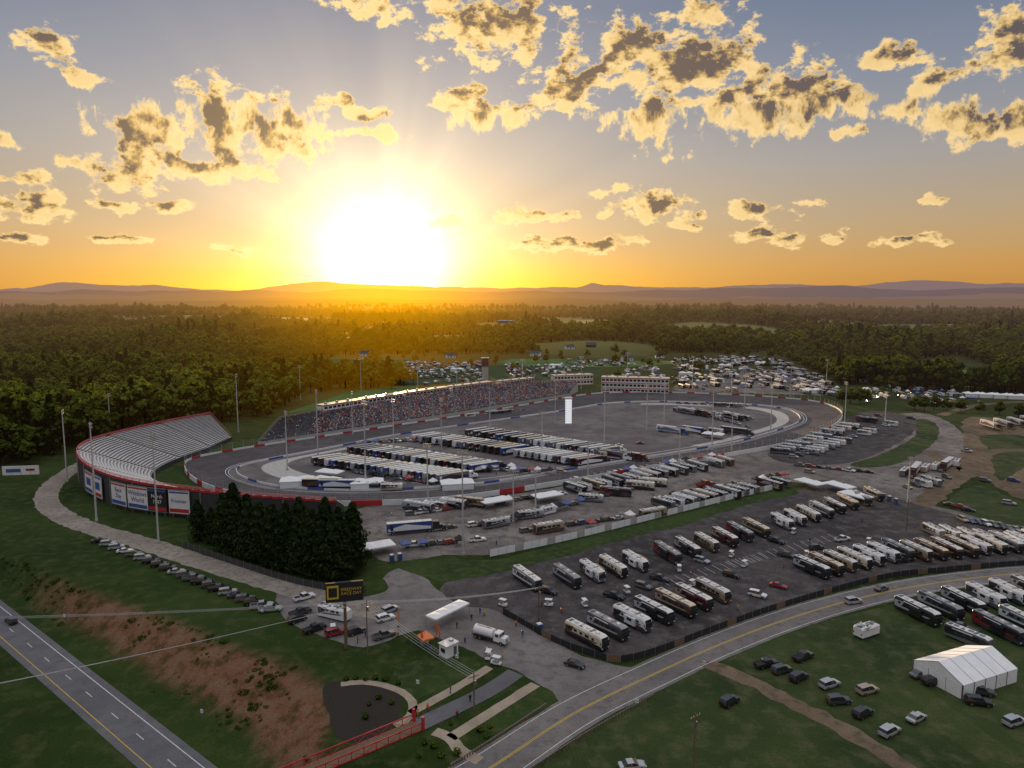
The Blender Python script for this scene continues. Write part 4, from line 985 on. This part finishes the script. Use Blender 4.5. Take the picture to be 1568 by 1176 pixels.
for _ in range(9000):
    x=random.uniform(-190,-20);y=random.uniform(95,260)
    X=np.array([x]);Y=np.array([y]);z,t=near_h(X,Y)
    nz=noise.noise(Vector((x*.06,y*.06,2)))+.5*noise.noise(Vector((x*.3,y*.3,2)))
    if 0.02<t[0]<.97 and nz>0.08: wp.append((x,y,z[0]+noise.noise(Vector((x*.12,y*.12,1)))*1.3*math.sin(math.pi*t[0])-.1)); ws.append(random.uniform(.25,.65)*(1+nz) if random.random()<.97 else 1.4)
instancer('bank_vegetation',wp,[random.uniform(0,6) for _ in wp],ws,[random.randrange(3) for _ in wp],wc)
# ---------------------------------------------------------------- people
def person(seated,shirt,pants='jeans'):
    if seated: J=[((0,0,.12),.15),((0,0,.42),.16),((0,0,.60),.13),((0,.02,.68),.06),((0,.03,.80),.10),((0,.03,.88),.09),
        ((-.19,0,.57),.065),((-.26,.12,.36),.05),((-.16,.34,.24),.04),((.19,0,.57),.065),((.26,.12,.36),.05),((.16,.34,.24),.04),
        ((-.1,.1,.1),.09),((-.12,.45,.1),.07),((-.12,.47,-.32),.05),((-.12,.6,-.38),.045),((.1,.1,.1),.09),((.12,.45,.1),.07),((.12,.47,-.32),.05),((.12,.6,-.38),.045)]
    else: J=[((0,0,.95),.15),((0,0,1.2),.15),((0,0,1.42),.14),((0,0,1.5),.06),((0,.02,1.62),.10),((0,.02,1.70),.09),
        ((-.2,0,1.4),.065),((-.27,.02,1.12),.05),((-.25,.14,.88),.04),((.2,0,1.4),.065),((.27,.02,1.12),.05),((.25,.12,.88),.04),
        ((-.1,0,.85),.1),((-.12,.04,.5),.075),((-.13,-.03,.1),.05),((-.13,.13,.05),.045),((.1,0,.85),.1),((.12,.06,.5),.075),((.13,.12,.1),.05),((.13,.26,.05),.045)]
    E=[(0,1),(1,2),(2,3),(3,4),(4,5),(2,6),(6,7),(7,8),(2,9),(9,10),(10,11),(0,12),(12,13),(13,14),(14,15),(0,16),(16,17),(17,18),(18,19)]
    me=bpy.data.meshes.new('p'); me.from_pydata([j[0] for j in J],E,[]); o=bpy.data.objects.new('tmp',me); COL.objects.link(o)
    o.modifiers.new('s','SKIN'); 
    for i,j in enumerate(J): me.skin_vertices[0].data[i].radius=(j[1],j[1])
    me.skin_vertices[0].data[0].use_root=True
    dg=bpy.context.evaluated_depsgraph_get(); m2=bpy.data.meshes.new_from_object(o.evaluated_get(dg)); bpy.data.objects.remove(o)
    m2.materials.clear()
    for n in(shirt,pants,'skin','hair'): m2.materials.append(MATS[n])
    hz=.69 if seated else 1.5; pz=.16 if seated else .95
    for f in m2.polygons:
        c=f.center; k=0
        if c.z>hz+.12 and (c.y<.06): k=3
        elif c.z>hz: k=2
        elif c.z<pz and not(abs(c.x)>.19 and not seated): k=1
        elif abs(c.x)>.2 and c.z<(.34 if seated else 1.0): k=2
        f.material_index=k; f.use_smooth=True
    return m2
crowd_c=bpy.data.collections.new('crowd_people')
for i,s_ in enumerate(('paint_silver','paint_red','paint_blue','paint_black','paint_grey','paint_khaki','paint_white','paint_orange','paint_denim')):
    crowd_c.objects.link(bpy.data.objects.new('person_%d'%i,person(True,s_)))
cpn=crowdc.pts; random.shuffle(cpn); cpn=cpn[:6500]
instancer('crowd_of_spectators',[p[0] for p in cpn],[p[1] for p in cpn],[random.uniform(.95,1.1) for _ in cpn],[random.randrange(9) for _ in cpn],crowd_c)
PS=[person(False,s_) for s_ in('paint_white','paint_red','paint_black','paint_yellow','paint_blue','paint_orange')]
for u,v in((735,940),(742,943),(722,950),(700,962),(660,1000),(668,1004),(712,985),(745,1000),(757,1018),(770,1010),(640,985),(625,985),(610,975),(655,990),(790,960),(800,975),(640,1100),(655,1090),(690,1062),(700,1100),(720,1075),(560,975),(548,985),(830,930),(860,940),(945,905),(1010,890),(1060,880),(980,915),(1130,935),(760,835),(700,830),(820,795),(880,800),(950,790),(650,830),(1000,765),(1100,775),(1240,830),(1320,800),(1200,870),(600,790),(780,752),(850,720),(690,745),(610,745),(760,728)):
    p=G(u,v); obj('person',random.choice(PS),(p.x,p.y,.05),random.uniform(0,6.28),random.uniform(.95,1.05))
for base,du,dv_,n in(((1010,888),11.5,-3.2,14),((1110,860),10.5,-2.8,16)):
    for i in range(n):
        a=G(base[0]+du*i,base[1]+dv_*i); b_=G(base[0]+du*i+16,base[1]+dv_*i+9); ribbon('parking_line',[a,a.lerp(b_,.5),b_],.12,'line_white',.024)
# ---------------------------------------------------------------- sky
w=bpy.data.worlds.new('World'); scene.world=w; w.use_nodes=True; nt=w.node_tree; nt.nodes.clear()
try: w.cycles.sampling_method='MANUAL'; w.cycles.sample_map_resolution=256
except Exception as ex: print(ex)
wo=nt.nodes.new('ShaderNodeOutputWorld')
tc=nt.nodes.new('ShaderNodeTexCoord'); D=vmt(nt,'NORMALIZE',tc.outputs['Generated']); sx=nt.nodes.new('ShaderNodeSeparateXYZ'); nt.links.new(D,sx.inputs[0])
az=mth(nt,'MULTIPLY',mth(nt,'ARCTAN2',sx.outputs[0],sx.outputs[1]),57.2958); el=mth(nt,'MULTIPLY',mth(nt,'ARCSINE',sx.outputs[2]),57.2958)
sa,se=R(SUN_AZ),R(SUN_EL); S=(math.sin(sa)*math.cos(se),math.cos(sa)*math.cos(se),math.sin(se))
th=mth(nt,'MULTIPLY',mth(nt,'ARCCOSINE',mth(nt,'MINIMUM',vmt(nt,'DOT_PRODUCT',D,S),.999999)),57.2958)
cr=nt.nodes.new('ShaderNodeValToRGB'); nt.links.new(mapr(nt,el,-5,90),cr.inputs[0])
stops=[(-5,(.14,.08,.045)),(0,(.50,.22,.045)),(2.5,(.53,.28,.085)),(5.5,(.44,.31,.18)),(10,(.33,.305,.295)),(15,(.215,.24,.305)),(21,(.12,.165,.265)),(30,(.24,.28,.38)),(50,(.80,.79,.82)),(90,(1.12,1.10,1.14))]  # stops above the frame brightened as added fill light for the ground
e=cr.color_ramp.elements
while len(e)<len(stops): e.new(.5)
for i,(a,c) in enumerate(stops): e[i].position=(a+5)/95; e[i].color=(*c,1)
def gauss(x,s):
    return mth(nt,'EXPONENT',mth(nt,'DIVIDE',mth(nt,'MULTIPLY',x,x),-s*s))
ang=mth(nt,'ARCTAN2',mth(nt,'SUBTRACT',az,SUN_AZ),mth(nt,'SUBTRACT',el,SUN_EL))
n1=nt.nodes.new('ShaderNodeTexNoise'); n1.noise_dimensions='1D'; nt.links.new(ang,n1.inputs['W']); n1.inputs['Scale'].default_value=3.2; n1.inputs['Detail'].default_value=2
rays=mapr(nt,n1.outputs[0],.3,.7,.84,1.16)
g_core=gauss(th,4.7); g_mid=mth(nt,'MULTIPLY',gauss(th,9.5),rays); g_wide=mth(nt,'MULTIPLY',gauss(th,22.0),rays)
hz=mth(nt,'MULTIPLY',gauss(mth(nt,'SUBTRACT',az,SUN_AZ),16.0),gauss(el,3.0))
glow=vmt(nt,'ADD',vmt(nt,'ADD',scale(nt,(3.2,2.7,1.5),g_core),scale(nt,(.60,.49,.28),g_mid)),vmt(nt,'ADD',scale(nt,(.30,.22,.12),g_wide),scale(nt,(.65,.40,-.22),hz)))
ns=nt.nodes.new('ShaderNodeTexSky'); ns.sky_type='NISHITA'; ns.sun_disc=False; ns.sun_elevation=R(SUN_EL); ns.sun_rotation=R(SUN_AZ)
sky=vmt(nt,'ADD',vmt(nt,'ADD',cr.outputs[0],glow),scale(nt,ns.outputs[0],.02))
sky=vmt(nt,'MAXIMUM',sky,(0,0,0))
blobs=[(75,70,45,28),(570,10,55,20),(680,8,60,14),(760,40,100,52),(870,130,55,42),(960,80,60,48),(1060,95,100,48),(1005,175,62,44),(1200,140,80,44),(1150,185,62,30),(1260,150,58,28),(1250,105,30,12),(1370,80,50,22),(1440,120,45,26),(1480,185,48,32),(1375,175,32,16),(1545,180,40,30),(1545,60,45,55),(1290,208,18,10),(1100,160,32,28),(225,215,75,42),(330,190,48,58),(415,195,76,44),(200,255,60,34),(140,120,20,12),(45,318,50,18),(30,275,40,12),(10,212,18,12),(25,365,35,10),(175,316,28,9),(272,320,28,9),(365,255,50,16),(300,255,50,20),(445,225,50,22),(195,370,36,6),(360,382,20,6),(550,172,45,10),(575,205,50,9),(510,150,22,12),(740,175,48,20),(790,180,25,16),(700,145,28,18),(720,60,30,20),(820,330,48,10),(838,375,60,11),(920,375,42,9),(1000,320,48,20),(1150,318,42,15),(1180,360,48,11),(1080,325,10,8),(1240,305,20,7),(1275,362,20,6),(680,340,18,9),(930,290,26,5),(935,325,16,6),(1050,350,26,5),(1430,305,18,4),(1370,365,26,5),(1430,360,20,4),(1080,22,50,18),(105,250,18,8)]
P=nt.nodes.new('ShaderNodeCombineXYZ'); nt.links.new(az,P.inputs[0]); nt.links.new(el,P.inputs[1]); P=P.outputs[0]
wn=nt.nodes.new('ShaderNodeTexNoise'); nt.links.new(P,wn.inputs['Vector']); wn.inputs['Scale'].default_value=.28; wn.inputs['Detail'].default_value=4
warp=vmt(nt,'MULTIPLY',vmt(nt,'SUBTRACT',wn.outputs['Color'],(.5,.5,.5)),(4.0,2.2,0))
fl=mapr(nt,el,2,14,1.25,.78)
sv=nt.nodes.new('ShaderNodeCombineXYZ'); sv.inputs[0].default_value=.54; nt.links.new(fl,sv.inputs[1])
bl=[]
for u,v,ru,rv in blobs:
    a0,e0=azel(u,v); a1,_=azel(u+ru,v); _,e1=azel(u,v-rv); k=1.22 if (ru>40 and rv>20) else 1.3
    bl.append((a0,e0,max(.5,abs(a1-a0))*k,max(.35,abs(e1-e0))*k))
def density(Pv,det):
    Pw=vmt(nt,'ADD',Pv,warp); acc=1.85
    for a0,e0,ra,re in bl:
        q=vmt(nt,'MULTIPLY_ADD',Pw,(1/ra,1/re,0),(-a0/ra,-e0/re,0)); acc=mth(nt,'MINIMUM',acc,vmt(nt,'LENGTH',q))
    body=mth(nt,'SUBTRACT',1.0,acc)
    nA=noi(nt,vmt(nt,'MULTIPLY',Pv,sv.outputs[0]),1.0,det,.63)
    return mth(nt,'ADD',mth(nt,'MULTIPLY',body,.72),mth(nt,'MULTIPLY',mth(nt,'SUBTRACT',nA,.5),2.9))
toS=vmt(nt,'NORMALIZE',vmt(nt,'SUBTRACT',(SUN_AZ,SUN_EL-3,0),P))
Dn=density(P,9)
D2=density(vmt(nt,'ADD',P,scale(nt,toS,1.0)),4)
Dn=mth(nt,'SUBTRACT',Dn,.04); D2=mth(nt,'SUBTRACT',D2,.04)
alpha=mapr(nt,Dn,-.04,.26,0,.97,True)
occ=mapr(nt,D2,.0,.8,0,1,True)
thick=mapr(nt,Dn,.05,.55,0,1,True)
dk=mth(nt,'MULTIPLY',mth(nt,'ADD',mth(nt,'MULTIPLY',occ,1.15),mth(nt,'MULTIPLY',thick,.12)),mapr(nt,thick,0,.7,.15,1),clamp=True)
nearf=gauss(th,22.0)
gold=mixc(nt,nearf,(.98,.70,.32),(1.25,.88,.36)); dark=mixc(nt,nearf,(.125,.10,.10),(.25,.145,.055))
mid=mixc(nt,nearf,(.58,.38,.14),(.80,.46,.11))
c1_=mixc(nt,mapr(nt,dk,0,.5),gold,mid); cc_=mixc(nt,mapr(nt,dk,.4,.95),c1_,dark)
cc_=vmt(nt,'ADD',cc_,scale(nt,glow,.45))
skyc=mixc(nt,alpha,sky,cc_)
b1=nt.nodes.new('ShaderNodeBackground'); nt.links.new(sky,b1.inputs[0]); b2=nt.nodes.new('ShaderNodeBackground'); nt.links.new(skyc,b2.inputs[0])
fac=mth(nt,'MULTIPLY',mapr(nt,el,26,31,1,0),mth(nt,'MULTIPLY',mapr(nt,mth(nt,'ABSOLUTE',az),48,55,1,0),mapr(nt,el,.3,1.0,0,1)))
mx=nt.nodes.new('ShaderNodeMixShader'); nt.links.new(fac,mx.inputs[0]); nt.links.new(b1.outputs[0],mx.inputs[1]); nt.links.new(b2.outputs[0],mx.inputs[2]); nt.links.new(mx.outputs[0],wo.inputs[0])
# ---------------------------------------------------------------- sun + camera
sl=bpy.data.lights.new('sun','SUN'); sl.energy=5.0; sl.angle=R(.5); sl.color=(1,.66,.34); so=bpy.data.objects.new('sun',sl); COL.objects.link(so)
so.rotation_euler=Vector((-S[0],-S[1],-S[2])).to_track_quat('-Z','Y').to_euler()
cam=bpy.data.cameras.new('camera'); co=bpy.data.objects.new('camera',cam); COL.objects.link(co); co.location=(0,0,CAMH); co.rotation_euler=(math.pi/2-PITCH,0,0)
cam.sensor_width=36; cam.lens=36*F/1568; cam.clip_start=1; cam.clip_end=90000; scene.camera=co
scene.view_settings.view_transform='Standard'; scene.view_settings.look='None'; scene.view_settings.exposure=0
